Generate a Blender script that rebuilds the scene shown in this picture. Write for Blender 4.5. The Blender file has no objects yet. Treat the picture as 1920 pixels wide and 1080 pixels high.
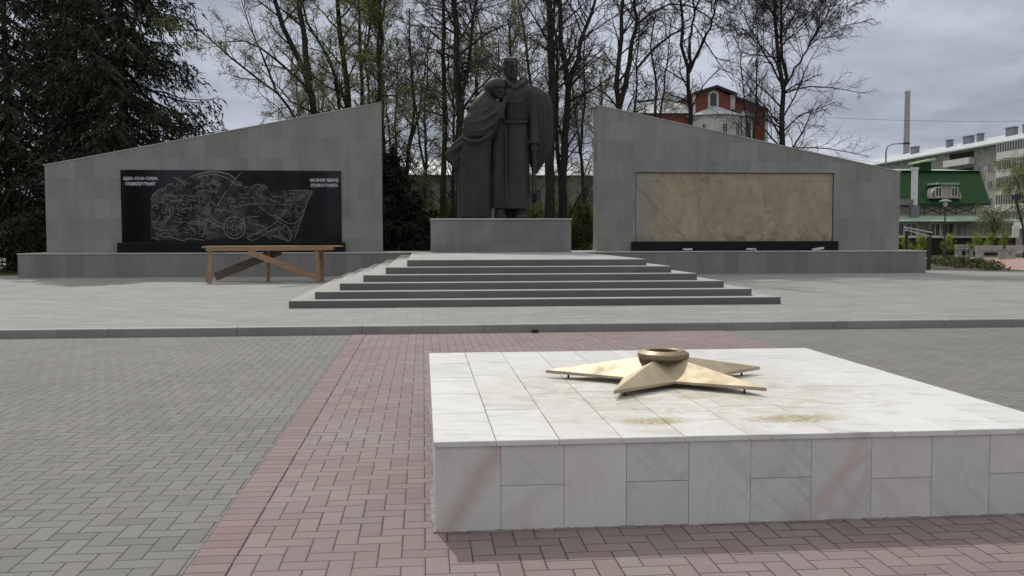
import bpy, math, random
import numpy as np
from mathutils import Vector, Matrix
random.seed(7)
scene = bpy.context.scene
col = scene.collection
PI = math.pi

# ------------------------------------------------------------------ camera
FPX, YAW, PITCH, ROLL = 1743.0, .0952, .0559, -.0018
EYE = np.array([0, 0, 1.6])
Fw = np.array([math.sin(YAW)*math.cos(PITCH), math.cos(YAW)*math.cos(PITCH), -math.sin(PITCH)])
Rt = np.array([math.cos(YAW), -math.sin(YAW), 0.0]); Up = np.cross(Rt, Fw)
R2 = Rt*math.cos(ROLL)+Up*math.sin(ROLL); U2 = -Rt*math.sin(ROLL)+Up*math.cos(ROLL)
def ray(x, y): return Fw*FPX+R2*(x-960)-U2*(y-540)
def at(x, y, Y):
    d = ray(x, y); p = EYE+d*Y/d[1]; return (float(p[0]), float(p[1]), float(p[2]))
def on(x, y, z):
    d = ray(x, y); p = EYE+d*(z-1.6)/d[2]; return (float(p[0]), float(p[1]), float(p[2]))
cd = bpy.data.cameras.new('camera'); cam = bpy.data.objects.new('camera', cd); col.objects.link(cam)
cd.sensor_width = 36; cd.lens = 36*FPX/1920; cd.clip_end = 3000; cd.clip_start = .05
M = Matrix.Identity(4)
for i in range(3):
    M[i][0] = R2[i]; M[i][1] = U2[i]; M[i][2] = -Fw[i]; M[i][3] = EYE[i]
cam.matrix_world = M
scene.camera = cam

# ------------------------------------------------------------------ materials
class NT:
    def __init__(s, name):
        s.m = bpy.data.materials.new(name); s.m.use_nodes = True
        s.t = s.m.node_tree; s.n = s.t.nodes; s.l = s.t.links
        s.b = s.n['Principled BSDF']; s.b.inputs['Specular IOR Level'].default_value = .35
    def a(s, typ, **k):
        n = s.n.new(typ)
        for kk, v in k.items(): setattr(n, kk, v)
        return n
    def setin(s, n, i, v):
        if hasattr(v, 'is_output') or isinstance(v, bpy.types.NodeSocket): s.l.new(v, n.inputs[i])
        elif v is not None: n.inputs[i].default_value = v
    def math(s, op, a, b=None, c=None):
        n = s.a('ShaderNodeMath', operation=op); s.setin(n, 0, a); s.setin(n, 1, b); s.setin(n, 2, c); return n.outputs[0]
    def mix(s, f, a, b, blend='MIX'):
        n = s.a('ShaderNodeMix', data_type='RGBA', blend_type=blend)
        s.setin(n, 0, f)
        s.setin(n, 6, c4(a)); s.setin(n, 7, c4(b)); return n.outputs[2]
    def noise(s, scale, detail=4, rough=.6, vec=None, dist=0):
        n = s.a('ShaderNodeTexNoise'); n.inputs['Scale'].default_value = scale; n.inputs['Detail'].default_value = detail
        n.inputs['Roughness'].default_value = rough; n.inputs['Distortion'].default_value = dist
        if vec is not None: s.l.new(vec, n.inputs['Vector'])
        return n.outputs['Fac']
    def ramp(s, f, a, b, ca=(0,0,0), cb=(1,1,1)):
        n = s.a('ShaderNodeMapRange', clamp=True); s.setin(n, 0, f); n.inputs[1].default_value = a; n.inputs[2].default_value = b
        return n.outputs[0]
    def obj(s): return s.a('ShaderNodeTexCoord').outputs['Object']
    def pos(s): return s.a('ShaderNodeNewGeometry').outputs['Position']
    def island(s): return s.a('ShaderNodeNewGeometry').outputs['Random Per Island']
    def map(s, vec, scale=(1,1,1), rot=(0,0,0), loc=(0,0,0)):
        n = s.a('ShaderNodeMapping'); s.l.new(vec, n.inputs[0]); n.inputs['Scale'].default_value = scale
        n.inputs['Rotation'].default_value = rot; n.inputs['Location'].default_value = loc; return n.outputs[0]
    def sep(s, v):
        n = s.a('ShaderNodeSeparateXYZ'); s.l.new(v, n.inputs[0]); return n.outputs
    def comb(s, x, y, z=0.0):
        n = s.a('ShaderNodeCombineXYZ'); s.setin(n, 0, x); s.setin(n, 1, y); s.setin(n, 2, z); return n.outputs[0]
    def bump(s, h, strength=.3, dist=.01):
        n = s.a('ShaderNodeBump'); n.inputs['Strength'].default_value = strength; n.inputs['Distance'].default_value = dist
        s.l.new(h, n.inputs['Height']); s.l.new(n.outputs[0], s.b.inputs['Normal'])
    def out(s, c=None, rough=None, metal=None, spec=None):
        if c is not None: s.setin(s.b, 'Base Color', c4(c))
        if rough is not None: s.setin(s.b, 'Roughness', rough)
        if metal is not None: s.b.inputs['Metallic'].default_value = metal
        if spec is not None: s.b.inputs['Specular IOR Level'].default_value = spec
        return s.m
def c4(c):
    if isinstance(c, (tuple, list)) and len(c) == 3: return (*c, 1.0)
    return c
def mul(c, k): return tuple(x*k for x in c)

def plain(name, c, rough=.7, metal=0, var=.25, scale=3.0, isl=0.0, bump=.0, spec=.3):
    s = NT(name); p = s.obj()
    n = s.noise(scale, 5, .65, p)
    k = s.mix(s.ramp(n, .3, .7), mul(c, 1-var), mul(c, 1+var))
    if isl: k = s.mix(s.ramp(s.island(), 0, 1), s.mix(1.0, k, (1-isl,)*3, 'MULTIPLY'), s.mix(1.0, k, (1+isl,)*3, 'MULTIPLY'))
    if bump: s.bump(s.noise(scale*8, 4, .7, p), bump, .02)
    return s.out(k, rough, metal, spec)

def granite(name, c, tile=None, rough=.55, streak=True, var=.12, joint=.6, off=.5, speck=True):
    # cladding: faint tile-to-tile tone, thin joints, vertical washes
    s = NT(name); p = s.pos(); q = s.sep(p)
    u = s.math('ADD', q[0], q[1])
    base = s.mix(s.ramp(s.noise(.7, 4, .6, p), .35, .65), mul(c, 1-var), mul(c, 1+var))
    if speck: base = s.mix(.5, base, s.mix(s.noise(55, 3, .8, p), mul(c, .6), mul(c, 1.4)))
    if streak:
        st = s.noise(1.0, 4, .7, s.comb(s.math('MULTIPLY', u, 2.4), s.math('MULTIPLY', q[2], .25)))
        base = s.mix(s.math('MULTIPLY', s.ramp(st, .42, .75), .55), base, mul(c, 1.32))
        st2 = s.noise(1.0, 4, .7, s.comb(s.math('MULTIPLY', u, 1.7), s.math('MULTIPLY', q[2], .35), 7.0))
        base = s.mix(s.math('MULTIPLY', s.ramp(st2, .5, .8), .4), base, mul(c, .72))
    if tile:
        b = s.a('ShaderNodeTexBrick'); b.offset = off; b.squash = 1
        s.l.new(s.comb(u, q[2]), b.inputs['Vector'])
        b.inputs['Scale'].default_value = 1; b.inputs['Brick Width'].default_value = tile[0]; b.inputs['Row Height'].default_value = tile[1]
        b.inputs['Mortar Size'].default_value = .004; b.inputs['Mortar Smooth'].default_value = .3
        b.inputs['Color1'].default_value = (.87, .885, .88, 1); b.inputs['Color2'].default_value = (1.10, 1.085, 1.075, 1)
        b.inputs['Mortar'].default_value = (joint, joint, joint, 1)
        base = s.mix(1.0, base, b.outputs['Color'], 'MULTIPLY')
    s.bump(s.noise(60, 3, .7, p), .15, .004)
    return s.out(base, rough)

def paver_mat(name, c, cvar, w=.117, soldier=False, tint=None):
    s = NT(name); p = s.pos(); q = s.sep(p)
    if soldier:
        x = s.math('DIVIDE', s.math('ADD', q[0], 1.143), .205); y = s.math('DIVIDE', q[1], w)
        j = s.math('FLOOR', y); v = s.math('FRACT', y); u = s.math('MULTIPLY', s.math('FRACT', x), 2.0)
        idv = s.comb(s.math('FLOOR', x), j, 3.0)
        W, H = 2.0, 1.0
        d = s.math('MINIMUM', s.math('MINIMUM', u, s.math('SUBTRACT', 2.0, u)), s.math('MINIMUM', v, s.math('SUBTRACT', 1.0, v)))
        du, dv = u, v
    else:
        X = s.math('DIVIDE', q[0], w); Y = s.math('DIVIDE', q[1], w)
        i = s.math('FLOOR', X); j = s.math('FLOOR', Y); fx = s.math('FRACT', X); fy = s.math('FRACT', Y)
        k = s.math('FLOORED_MODULO', s.math('ADD', s.math('SUBTRACT', i, j), 4000.0), 4.0)
        k = s.math('ROUND', k)
        is1 = s.math('COMPARE', k, 1.0, .25); is2 = s.math('COMPARE', k, 2.0, .25)
        hor = s.math('LESS_THAN', k, 1.5)
        uh = s.math('ADD', fx, is1); vv = s.math('ADD', fy, is2)
        dh = s.math('MINIMUM', s.math('MINIMUM', uh, s.math('SUBTRACT', 2.0, uh)), s.math('MINIMUM', fy, s.math('SUBTRACT', 1.0, fy)))
        dv_ = s.math('MINIMUM', s.math('MINIMUM', vv, s.math('SUBTRACT', 2.0, vv)), s.math('MINIMUM', fx, s.math('SUBTRACT', 1.0, fx)))
        d = s.math('ADD', s.math('MULTIPLY', hor, dh), s.math('MULTIPLY', s.math('SUBTRACT', 1.0, hor), dv_))
        idv = s.comb(s.math('SUBTRACT', i, is1), s.math('SUBTRACT', j, is2), hor)
        du, dv = uh, vv
    wn = s.a('ShaderNodeTexWhiteNoise', noise_dimensions='3D'); s.l.new(idv, wn.inputs['Vector'])
    h1 = wn.outputs['Value']; hc = s.sep(wn.outputs['Color'])
    base = s.mix(h1, mul(c, 1-cvar), mul(c, 1+cvar))
    base = s.mix(s.math('MULTIPLY', s.ramp(s.noise(.22, 3, .5, p), .4, .65), .3), base, mul(c, 1.16))
    if tint: base = s.mix(s.math('MULTIPLY', s.ramp(hc[1], .75, 1.0), .7), base, tint)
    # worn / dusty patches and fine grain
    base = s.mix(s.math('MULTIPLY', s.ramp(s.noise(.9, 5, .6, p), .45, .75), .5), base, mul((1.0, .98, .95), sum(c)/3*1.35))
    base = s.mix(s.math('MULTIPLY', s.ramp(s.noise(.35, 4, .6, p), .5, .7), .35), base, mul(c, .78))
    base = s.mix(.6, base, s.mix(1.0, base, s.mix(s.noise(160, 3, .8, p), (.55,)*3, (1.5,)*3), 'MULTIPLY'))
    sc = s.ramp(s.noise(14, 4, .7, p), .68, .74)
    base = s.mix(s.math('MULTIPLY', sc, .35), base, mul(c, 1.7))
    wob = s.math('MULTIPLY', s.math('SUBTRACT', s.noise(25, 2, .5, p), .5), .035)
    dd = s.math('ADD', d, wob)
    # joints: width varies from place to place
    jw = s.math('ADD', .009, s.math('MULTIPLY', s.ramp(s.noise(1.3, 3, .6, p), .35, .75), .018))
    jf = s.a('ShaderNodeMapRange', clamp=True); s.l.new(dd, jf.inputs[0]); s.l.new(jw, jf.inputs[1]); s.setin(jf, 2, s.math('ADD', jw, .032))
    base = s.mix(jf.outputs[0], mul(c, .30), base)
    edge = s.ramp(dd, .0, .10)
    tilt = s.math('ADD', s.math('MULTIPLY', s.math('SUBTRACT', hc[0], .5), du), s.math('MULTIPLY', s.math('SUBTRACT', hc[2], .5), dv))
    hgt = s.math('ADD', s.math('ADD', edge, s.math('MULTIPLY', tilt, .55)), s.math('MULTIPLY', s.noise(150, 3, .8, p), .35))
    s.bump(hgt, .55, .006)
    return s.out(base, .82, spec=.25)

def bricks(name, c1, c2, mortar, bw, bh, ms=.004, off=.5, rough=.8, axes='xy', grain=30, spec=.25):
    s = NT(name); p = s.pos(); q = s.sep(p)
    b = s.a('ShaderNodeTexBrick'); b.offset = off
    v = s.comb(q[0], q[1]) if axes == 'xy' else s.comb(s.math('ADD', q[0], q[1]), q[2])
    s.l.new(v, b.inputs['Vector']); b.inputs['Scale'].default_value = 1
    b.inputs['Brick Width'].default_value = bw; b.inputs['Row Height'].default_value = bh; b.inputs['Mortar Size'].default_value = ms
    b.inputs['Mortar Smooth'].default_value = .4
    b.inputs['Color1'].default_value = c4(c1); b.inputs['Color2'].default_value = c4(c2); b.inputs['Mortar'].default_value = c4(mortar)
    base = s.mix(.55, b.outputs['Color'], s.mix(1.0, b.outputs['Color'], s.mix(s.noise(grain, 4, .8, p), (.6,)*3, (1.4,)*3), 'MULTIPLY'))
    base = s.mix(s.math('MULTIPLY', s.ramp(s.noise(.5, 5, .65, p), .45, .7), .5), base, mul(c1, .8))
    s.bump(s.noise(40, 3, .7, p), .2, .004)
    return s.out(base, rough, spec=spec)

def marble(name, side=False):
    s = NT(name); p = s.obj(); isl = s.island()
    off = s.comb(s.math('MULTIPLY', isl, 17.0), s.math('MULTIPLY', isl, 9.0), s.math('MULTIPLY', isl, 31.0))
    va = s.a('ShaderNodeVectorMath', operation='ADD'); s.l.new(p, va.inputs[0]); s.l.new(off, va.inputs[1]); v = va.outputs[0]
    base = s.mix(isl, (.61, .605, .59), (.68, .68, .67)) if not side else s.mix(isl, (.58, .57, .56), (.65, .64, .63))
    wv = s.a('ShaderNodeTexNoise'); wv.inputs['Scale'].default_value = 2.2; wv.inputs['Detail'].default_value = 6; wv.inputs['Roughness'].default_value = .65; wv.inputs['Distortion'].default_value = .35
    s.l.new(s.map(v, (.7, 2.6, 1.6) if not side else (2.2, 1, .7), (0, 0, .5) if not side else (0, .8, 0)), wv.inputs['Vector'])
    ve = s.math('ABSOLUTE', s.math('SUBTRACT', wv.outputs['Fac'], .5))
    vein = s.math('SUBTRACT', 1.0, s.ramp(ve, .0, .03))
    msk = s.ramp(s.noise(1.5, 3, .6, v), .45, .65)
    base = s.mix(s.math('MULTIPLY', s.math('MULTIPLY', vein, msk), .6 if not side else .3), base, (.36, .36, .35))
    for ra_, sd_ in ((.62, 0.0), (-.75, 5.0)) if side else ((.35, 0.0),):
        if side: vv_ = s.map(s.map(v, (1, 1, 1), (0, ra_, 0), (sd_, 0, sd_)), (.9, 1, 9))
        else: vv_ = s.map(s.map(v, (1, 1, 1), (0, 0, ra_)), (1.2, 9, 1))
        st_ = s.noise(1.0, 6, .62, vv_, .5)
        base = s.mix(s.math('MULTIPLY', s.math('MULTIPLY', s.ramp(st_, .53, .66), s.ramp(s.noise(1.1, 3, .5, v), .4, .62)), .6), base, (.40, .395, .375))
    base = s.mix(s.math('MULTIPLY', s.ramp(s.noise(3.5, 5, .6, v), .5, .75), .4), base, (.56, .57, .56))
    if not side:
        # yellow grime with a shape of its own round the flame star
        n2 = s.noise(5.0, 6, .75, p, .8); q = s.sep(p)
        dx = s.math('SUBTRACT', q[0], 1.75); dy = s.math('SUBTRACT', q[1], 1.45)
        r = s.math('SQRT', s.math('ADD', s.math('MULTIPLY', dx, dx), s.math('MULTIPLY', dy, dy)))
        near = s.math('SUBTRACT', 1.0, s.ramp(r, .7, 1.7))
        st = s.math('MULTIPLY', s.ramp(n2, .44, .62), near)
        base = s.mix(s.math('MULTIPLY', st, .75), base, (.42, .38, .25))
        for (px_, py_, sx_, sy_) in ((1228, 790, 10, 26), (1490, 785, 7, 22)):
            w = on(px_, py_, .5); ax = s.math('MULTIPLY', s.math('SUBTRACT', q[0], w[0]-.046), float(sx_)*.55); ay = s.math('MULTIPLY', s.math('SUBTRACT', q[1], w[1]-4.93), float(sy_)*.4)
            rr = s.math('ADD', s.math('MULTIPLY', ax, ax), s.math('MULTIPLY', ay, ay))
            sp = s.math('MULTIPLY', s.math('SUBTRACT', 1.0, s.ramp(rr, .35, 1.9)), s.ramp(s.noise(24, 4, .7, p), .36, .54))
            base = s.mix(s.math('MULTIPLY', sp, .9), base, (.34, .265, .12))
        cr = s.a('ShaderNodeTexVoronoi', feature='DISTANCE_TO_EDGE'); cr.inputs['Scale'].default_value = 9
        s.l.new(s.map(p, (1, 2.2, 1)), cr.inputs['Vector'])
        ck = s.math('MULTIPLY', s.math('SUBTRACT', 1.0, s.ramp(cr.outputs[0], .0, .03)), s.math('MULTIPLY', near, s.ramp(s.noise(3, 3, .6, p), .5, .6)))
        base = s.mix(s.math('MULTIPLY', ck, .6), base, (.33, .29, .25))
    else:
        q = s.sep(p); wb = s.math('MULTIPLY', s.math('SUBTRACT', s.noise(4, 4, .6, p), .5), .12)
        for x0_, k_, xa_, xb_, cc_, wd_ in ((.06, .62, .012, .3625, (.42, .30, .22), .10), (2.12, .60, 2.105, 2.4525, (.56, .41, .38), .07), (2.30, .5, 2.105, 2.4525, (.58, .45, .42), .04)):
            dd_ = s.math('ABSOLUTE', s.math('ADD', s.math('SUBTRACT', s.math('SUBTRACT', q[0], x0_), s.math('MULTIPLY', q[2], k_)), wb))
            bd_ = s.math('MULTIPLY', s.math('SUBTRACT', 1.0, s.ramp(dd_, .01, wd_)), s.math('MULTIPLY', s.math('GREATER_THAN', q[0], xa_), s.math('LESS_THAN', q[0], xb_)))
            base = s.mix(s.math('MULTIPLY', bd_, .5), base, cc_)
        pk = s.noise(1.0, 5, .6, s.map(v, (2.2, 1, .8), (0, .75, 0)), .6)
        base = s.mix(s.math('MULTIPLY', s.math('MULTIPLY', s.ramp(pk, .5, .75), s.ramp(isl, .4, 1.0)), .55), base, (.58, .47, .43))
        base = s.mix(s.math('MULTIPLY', s.ramp(s.noise(2.3, 4, .7, s.map(v, (3, 1, .8), (0, .6, 0))), .6, .8), .35), base, (.40, .39, .37))
    s.bump(s.noise(30, 4, .7, p), .06, .004)
    return s.out(base, s.mix(s.noise(8, 3, .6, p), (.28,)*3, (.5,)*3) if not side else .4, spec=.4)

def foliage(name, c1, c2, rough=.75, trans=0.0):
    s = NT(name); isl = s.island(); p = s.pos()
    k = s.mix(isl, c1, c2)
    k = s.mix(s.math('MULTIPLY', s.ramp(s.noise(.8, 3, .6, p), .35, .7), .5), k, mul(c1, .7))
    m = s.out(k, rough, spec=.15)
    if trans:
        tr = s.a('ShaderNodeBsdfTranslucent'); s.l.new(k, tr.inputs[0]); mx = s.a('ShaderNodeMixShader'); mx.inputs[0].default_value = trans
        s.l.new(s.b.outputs[0], mx.inputs[1]); s.l.new(tr.outputs[0], mx.inputs[2]); s.l.new(mx.outputs[0], s.n['Material Output'].inputs[0])
    return m

MT = {}
MT['wall'] = granite('granite_cladding', (.232, .235, .224), (.62, .75))
MT['plinth'] = granite('granite_plinth', (.200, .203, .194), (.55, .95), off=0)
MT['pedestal'] = granite('granite_pedestal', (.195, .194, .187), (2.37, 1.3), off=0, var=.3, joint=.8)
MT['coping'] = granite('granite_coping', (.42, .41, .38), (1.2, 5), off=0, streak=False)
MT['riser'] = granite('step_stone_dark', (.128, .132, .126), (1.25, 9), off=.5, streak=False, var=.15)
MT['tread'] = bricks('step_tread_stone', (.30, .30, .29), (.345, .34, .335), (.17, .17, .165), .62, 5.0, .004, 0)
MT['kerb'] = granite('kerb_stone', (.25, .253, .243), (1.0, 9), off=.5, streak=False, var=.2)
MT['kerbtop'] = granite('kerb_stone_top', (.27, .275, .265), (1.0, 9), streak=False, var=.15)
MT['terrace'] = bricks('terrace_paving_stone', (.215, .215, .21), (.268, .267, .26), (.10, .10, .095), .6, .3, .006)
MT['grey_paver'] = paver_mat('grey_herringbone', (.156, .156, .151), .12, tint=(.172, .158, .152))
MT['red_paver'] = paver_mat('red_herringbone', (.202, .156, .156), .11, tint=(.225, .20, .19))
MT['red_soldier'] = paver_mat('red_border_course', (.203, .150, .150), .14, soldier=True)
MT['marble_top'] = marble('white_marble_top'); MT['marble_side'] = marble('white_marble_side', True)
MT['grout'] = plain('grey_grout', (.20, .19, .18), .9, var=.3, scale=9)
MT['mortar_light'] = plain('pale_mortar', (.30, .28, .265), .9, var=.35, scale=20, bump=.6)
def brass_mat(nm='weathered_brass', kk=1.0):
    s = NT(nm); p = s.obj()
    k = s.mix(s.ramp(s.noise(7, 5, .7, p), .35, .7), (.37, .31, .215), (.47, .41, .305))
    k = s.mix(s.math('MULTIPLY', s.ramp(s.noise(2.6, 4, .7, p), .5, .75), .5), k, (.30, .25, .17))
    s.bump(s.noise(45, 4, .7, p), .12, .004)
    if kk != 1: k = s.mix(1.0, k, (kk, kk*.97, kk*.9), 'MULTIPLY')
    return s.out(k, s.ramp(s.noise(5, 4, .6, p), -.35, 1.15), .85, .5)
MT['brass'] = brass_mat(); MT['brass_dark'] = brass_mat('tarnished_brass', .62)
MT['burner_black'] = plain('burner_matt_black', (.012, .011, .010), .9)
MT['rust'] = plain('rusty_steel', (.10, .055, .035), .8)
def cast():
    s = NT('dark_cast_stone'); p = s.pos(); q = s.sep(p); c = (.031, .0315, .0305)
    k = s.mix(s.ramp(s.noise(1.3, 6, .65, p), .35, .65), mul(c, .78), mul(c, 1.25))
    st = s.noise(1, 5, .7, s.comb(s.math('MULTIPLY', q[0], 5.0), s.math('MULTIPLY', q[1], 5.0), s.math('MULTIPLY', q[2], .6)))
    k = s.mix(s.math('MULTIPLY', s.ramp(st, .52, .7), .5), k, mul(c, 1.7)); k = s.mix(s.math('MULTIPLY', s.ramp(st, .48, .3), .35), k, mul(c, .6))
    s.bump(s.noise(18, 5, .7, p), .25, .02); return s.out(k, .62, spec=.3)
MT['bronze'] = cast()
MT['black_granite'] = NT('polished_black_granite').out((.004, .004, .005), .07, spec=.42)
MT['black_plinth'] = NT('black_granite_base').out((.004, .004, .005), .25, spec=.25)
def engraved():
    s = NT('engraved_grey'); p = s.pos()
    return s.out(s.mix(s.ramp(s.noise(9, 4, .7, p), .3, .7), (.10, .10, .103), (.26, .26, .265)), .7, spec=.2)
MT['engrave'] = engraved()
def engraved_wash():
    s = NT('engraved_wash'); p = s.pos()
    n = s.noise(3.2, 7, .68, p, 1.4); k = s.mix(s.ramp(n, .44, .62), (.015, .015, .016), (.115, .115, .12))
    k = s.mix(s.math('MULTIPLY', s.ramp(s.noise(14, 5, .7, p, .8), .5, .66), .5), k, (.13, .13, .133))
    k = s.mix(s.ramp(s.noise(1.1, 3, .6, p), .35, .6), (.010, .010, .011), k)
    return s.out(k, .6, spec=.2)
MT['engrave_dim'] = engraved_wash()
MT['letters'] = plain('white_letters', (.62, .62, .65), .6, var=.1)
def plyboard():
    s = NT('weathered_backing_board'); p = s.pos(); q = s.sep(p)
    k = s.mix(s.ramp(s.noise(1.2, 5, .65, p), .35, .65), (.33, .272, .19), (.42, .36, .255))
    hn = s.noise(1, 5, .7, s.comb(s.math('MULTIPLY', q[0], .8), s.math('MULTIPLY', q[2], 14.0)))
    k = s.mix(s.math('MULTIPLY', s.ramp(hn, .5, .75), .35), k, (.25, .20, .15))
    b = s.a('ShaderNodeTexBrick'); b.offset = 0; s.l.new(s.comb(q[0], q[2]), b.inputs['Vector']); b.inputs['Scale'].default_value = 1
    b.inputs['Brick Width'].default_value = 1.34; b.inputs['Row Height'].default_value = 1.25; b.inputs['Mortar Size'].default_value = .01
    b.inputs['Color1'].default_value = (.9, .9, .9, 1); b.inputs['Color2'].default_value = (1.06, 1.05, 1.03, 1); b.inputs['Mortar'].default_value = (.84, .82, .8, 1)
    k = s.mix(1.0, k, b.outputs['Color'], 'MULTIPLY')
    # greyed left strip, a diagonal run of stain and dark drips with shapes of their own
    wob = s.math('MULTIPLY', s.math('SUBTRACT', s.noise(1.5, 4, .6, p), .5), .9)
    g = s.math('SUBTRACT', 1.0, s.ramp(s.math('ADD', q[0], wob), 8.75, 9.1))
    k = s.mix(s.math('MULTIPLY', g, .8), k, (.29, .28, .245))
    dl = s.math('ABSOLUTE', s.math('ADD', s.math('SUBTRACT', q[2], 2.75), s.math('MULTIPLY', s.math('SUBTRACT', q[0], 9.0), 1.05)))
    k = s.mix(s.math('MULTIPLY', s.math('SUBTRACT', 1.0, s.ramp(s.math('ADD', dl, s.math('MULTIPLY', wob, .1)), .0, .06)), .5), k, (.15, .12, .08))
    dr = s.noise(1, 5, .75, s.comb(s.math('MULTIPLY', q[0], 2.2), s.math('MULTIPLY', q[2], 1.1), 3.0), .7)
    k = s.mix(s.math('MULTIPLY', s.ramp(dr, .50, .72), .6), k, (.16, .13, .09))
    low = s.math('SUBTRACT', 1.0, s.ramp(q[2], 1.4, 2.4))
    k = s.mix(s.math('MULTIPLY', s.math('MULTIPLY', s.ramp(s.noise(2.5, 5, .7, p), .48, .62), low), .7), k, (.15, .12, .085))
    return s.out(k, .85)
MT['board'] = plyboard()
MT['dark_gap'] = plain('dark_gap', (.02, .02, .02), .9)
def wood(name, c):
    s = NT(name); p = s.obj()
    n = s.noise(2.0, 5, .7, s.map(p, (1.5, 14, 14)))
    k = s.mix(s.ramp(n, .3, .7), mul(c, .72), mul(c, 1.25)); k = s.mix(s.math('MULTIPLY', s.ramp(s.noise(3, 3, .6, p), .55, .7), .4), k, mul(c, .5))
    s.bump(n, .2, .01); return s.out(k, .75)
MT['wood'] = wood('rough_pine', (.33, .215, .13)); MT['wood_dark'] = wood('grey_old_board', (.165, .125, .095))
MT['bark'] = plain('dark_bark', (.040, .034, .030), .95, var=.35, scale=4, bump=.6, spec=.1)
MT['bark_moss'] = (lambda s: (s.bump(s.noise(14, 4, .7, s.pos()), .5, .03), s.out(s.mix(s.ramp(s.noise(1.2, 5, .7, s.pos()), .45, .7), (.034, .031, .025), (.06, .065, .026)), .95, spec=.1))[1])(NT('mossy_bark'))
MT['twig'] = plain('twig_bark', (.085, .072, .070), .9, var=.25, scale=1.5, spec=.1)
MT['twig_green'] = plain('budding_twig', (.11, .105, .065), .9, var=.25, scale=1.5, spec=.1)
MT['bud'] = foliage('spring_buds', (.17, .19, .05), (.30, .32, .10), trans=.5)
MT['bud_pale'] = foliage('pale_spring_leaves', (.17, .20, .08), (.28, .31, .13), trans=.5)
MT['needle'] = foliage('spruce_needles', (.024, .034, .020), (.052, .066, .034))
MT['needle_lit'] = foliage('spruce_sunlit_needles', (.06, .09, .02), (.11, .15, .04), trans=.4)  # brighter copy of the needles, sunlight put into the colour
MT['needle_dark'] = foliage('dark_needles', (.012, .016, .011), (.026, .031, .019))
MT['willow_leaf'] = foliage('willow_leaves', (.33, .37, .17), (.46, .49, .25), trans=.5)
MT['leaf'] = foliage('fresh_green_leaves', (.20, .27, .04), (.36, .44, .09), trans=.5)
MT['leaf_dark'] = foliage('shrub_leaves', (.022, .030, .014), (.055, .065, .03))
MT['leaf_olive'] = foliage('olive_shrub_leaves', (.10, .11, .045), (.19, .195, .08), trans=.4)
def grass_mat():
    s = NT('spring_grass'); p = s.pos()
    k = s.mix(s.ramp(s.noise(.25, 6, .7, p), .35, .65), (.050, .065, .022), (.095, .12, .04))
    k = s.mix(s.math('MULTIPLY', s.ramp(s.noise(2.5, 5, .7, p), .5, .7), .6), k, (.10, .085, .055))
    s.bump(s.noise(12, 4, .8, p), .6, .05); return s.out(k, .95, spec=.1)
MT['grass'] = grass_mat()
MT['asphalt'] = plain('asphalt', (.075, .075, .075), .9, var=.2, scale=2)
MT['pale_path'] = bricks('pale_path', (.30, .29, .28), (.36, .35, .33), (.2, .2, .2), .4, .4, .006)
MT['pink_path'] = bricks('pink_path', (.30, .20, .185), (.34, .235, .22), (.2, .15, .14), .3, .15, .004)
MT['soil'] = plain('dark_soil', (.06, .05, .038), .95, var=.4, scale=3, bump=.8)
def corr(name, c, rough=.45, metal=0, per=1.0, var=.12):
    s = NT(name); p = s.pos(); q = s.sep(p)
    w = s.math('SINE', s.math('MULTIPLY', s.math('ADD', q[0], s.math('MULTIPLY', q[1], .37)), 2*PI/per*1.0))
    k = s.mix(s.ramp(s.noise(.9, 4, .6, p), .3, .7), mul(c, 1-var), mul(c, 1+var))
    k = s.mix(s.math('MULTIPLY', s.ramp(w, .75, 1.0), .3), k, mul(c, .6)); s.bump(w, .4, .05)
    return s.out(k, rough, metal)
def roofgreen():
    s = NT('green_metal_tile'); p = s.pos(); q = s.sep(p)
    w = s.math('FRACT', s.math('MULTIPLY', q[2], 2.9)); v = s.math('SINE', s.math('MULTIPLY', q[0], 28.0))
    k = s.mix(s.ramp(s.noise(1.3, 4, .6, p), .3, .7), (.014, .054, .015), (.022, .080, .024))
    k = s.mix(s.math('MULTIPLY', s.ramp(w, .85, 1.0), .5), k, (.008, .045, .014)); s.bump(s.math('ADD', w, s.math('MULTIPLY', v, .2)), .4, .05)
    return s.out(k, .6, spec=.2)
MT['green_roof'] = roofgreen()
MT['green_flat'] = corr('pale_green_sheet', (.27, .38, .30), .55, 0, .35)
MT['turret_sheet'] = plain('pale_green_turret_sheet', (.42, .56, .34), .5, var=.1)
MT['white_roof'] = corr('galvanised_roof', (.40, .43, .45), .5, .1, 1.0)
MT['silver'] = plain('galvanised_pipe', (.75, .78, .80), .45, .2, var=.15)
MT['cream'] = plain('cream_render', (.42, .40, .34), .85, var=.1)
MT['white_stone'] = bricks('pale_stone_blocks', (.50, .49, .45), (.58, .57, .53), (.36, .35, .33), .8, .4, .012, axes='xz')
MT['red_brick'] = bricks('red_brick', (.19, .048, .034), (.25, .068, .046), (.17, .10, .085), .5, .16, .012, axes='xz')
MT['panel_wall'] = bricks('grey_brick_facade', (.34, .315, .285), (.40, .375, .34), (.25, .24, .22), 1.4, .45, .02, axes='xz')
MT['white_paint'] = plain('white_paint', (.62, .62, .60), .6, var=.1, scale=1.5)
MT['glass'] = NT('window_glass').out((.035, .04, .045), .08, spec=.6)
MT['glass_pale'] = plain('curtained_glass', (.16, .16, .16), .15, var=.5, scale=1.2, spec=.6)
MT['dark_metal'] = plain('dark_painted_steel', (.035, .035, .037), .5, var=.15)
MT['grey_metal'] = plain('grey_steel', (.22, .23, .25), .5, .3, var=.15)
MT['brown_wall'] = plain('dark_brown_skirting', (.028, .020, .016), .8, var=.2)
MT['olive_wall'] = plain('olive_grey_wall', (.17, .175, .135), .9, var=.18, scale=.6)
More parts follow.
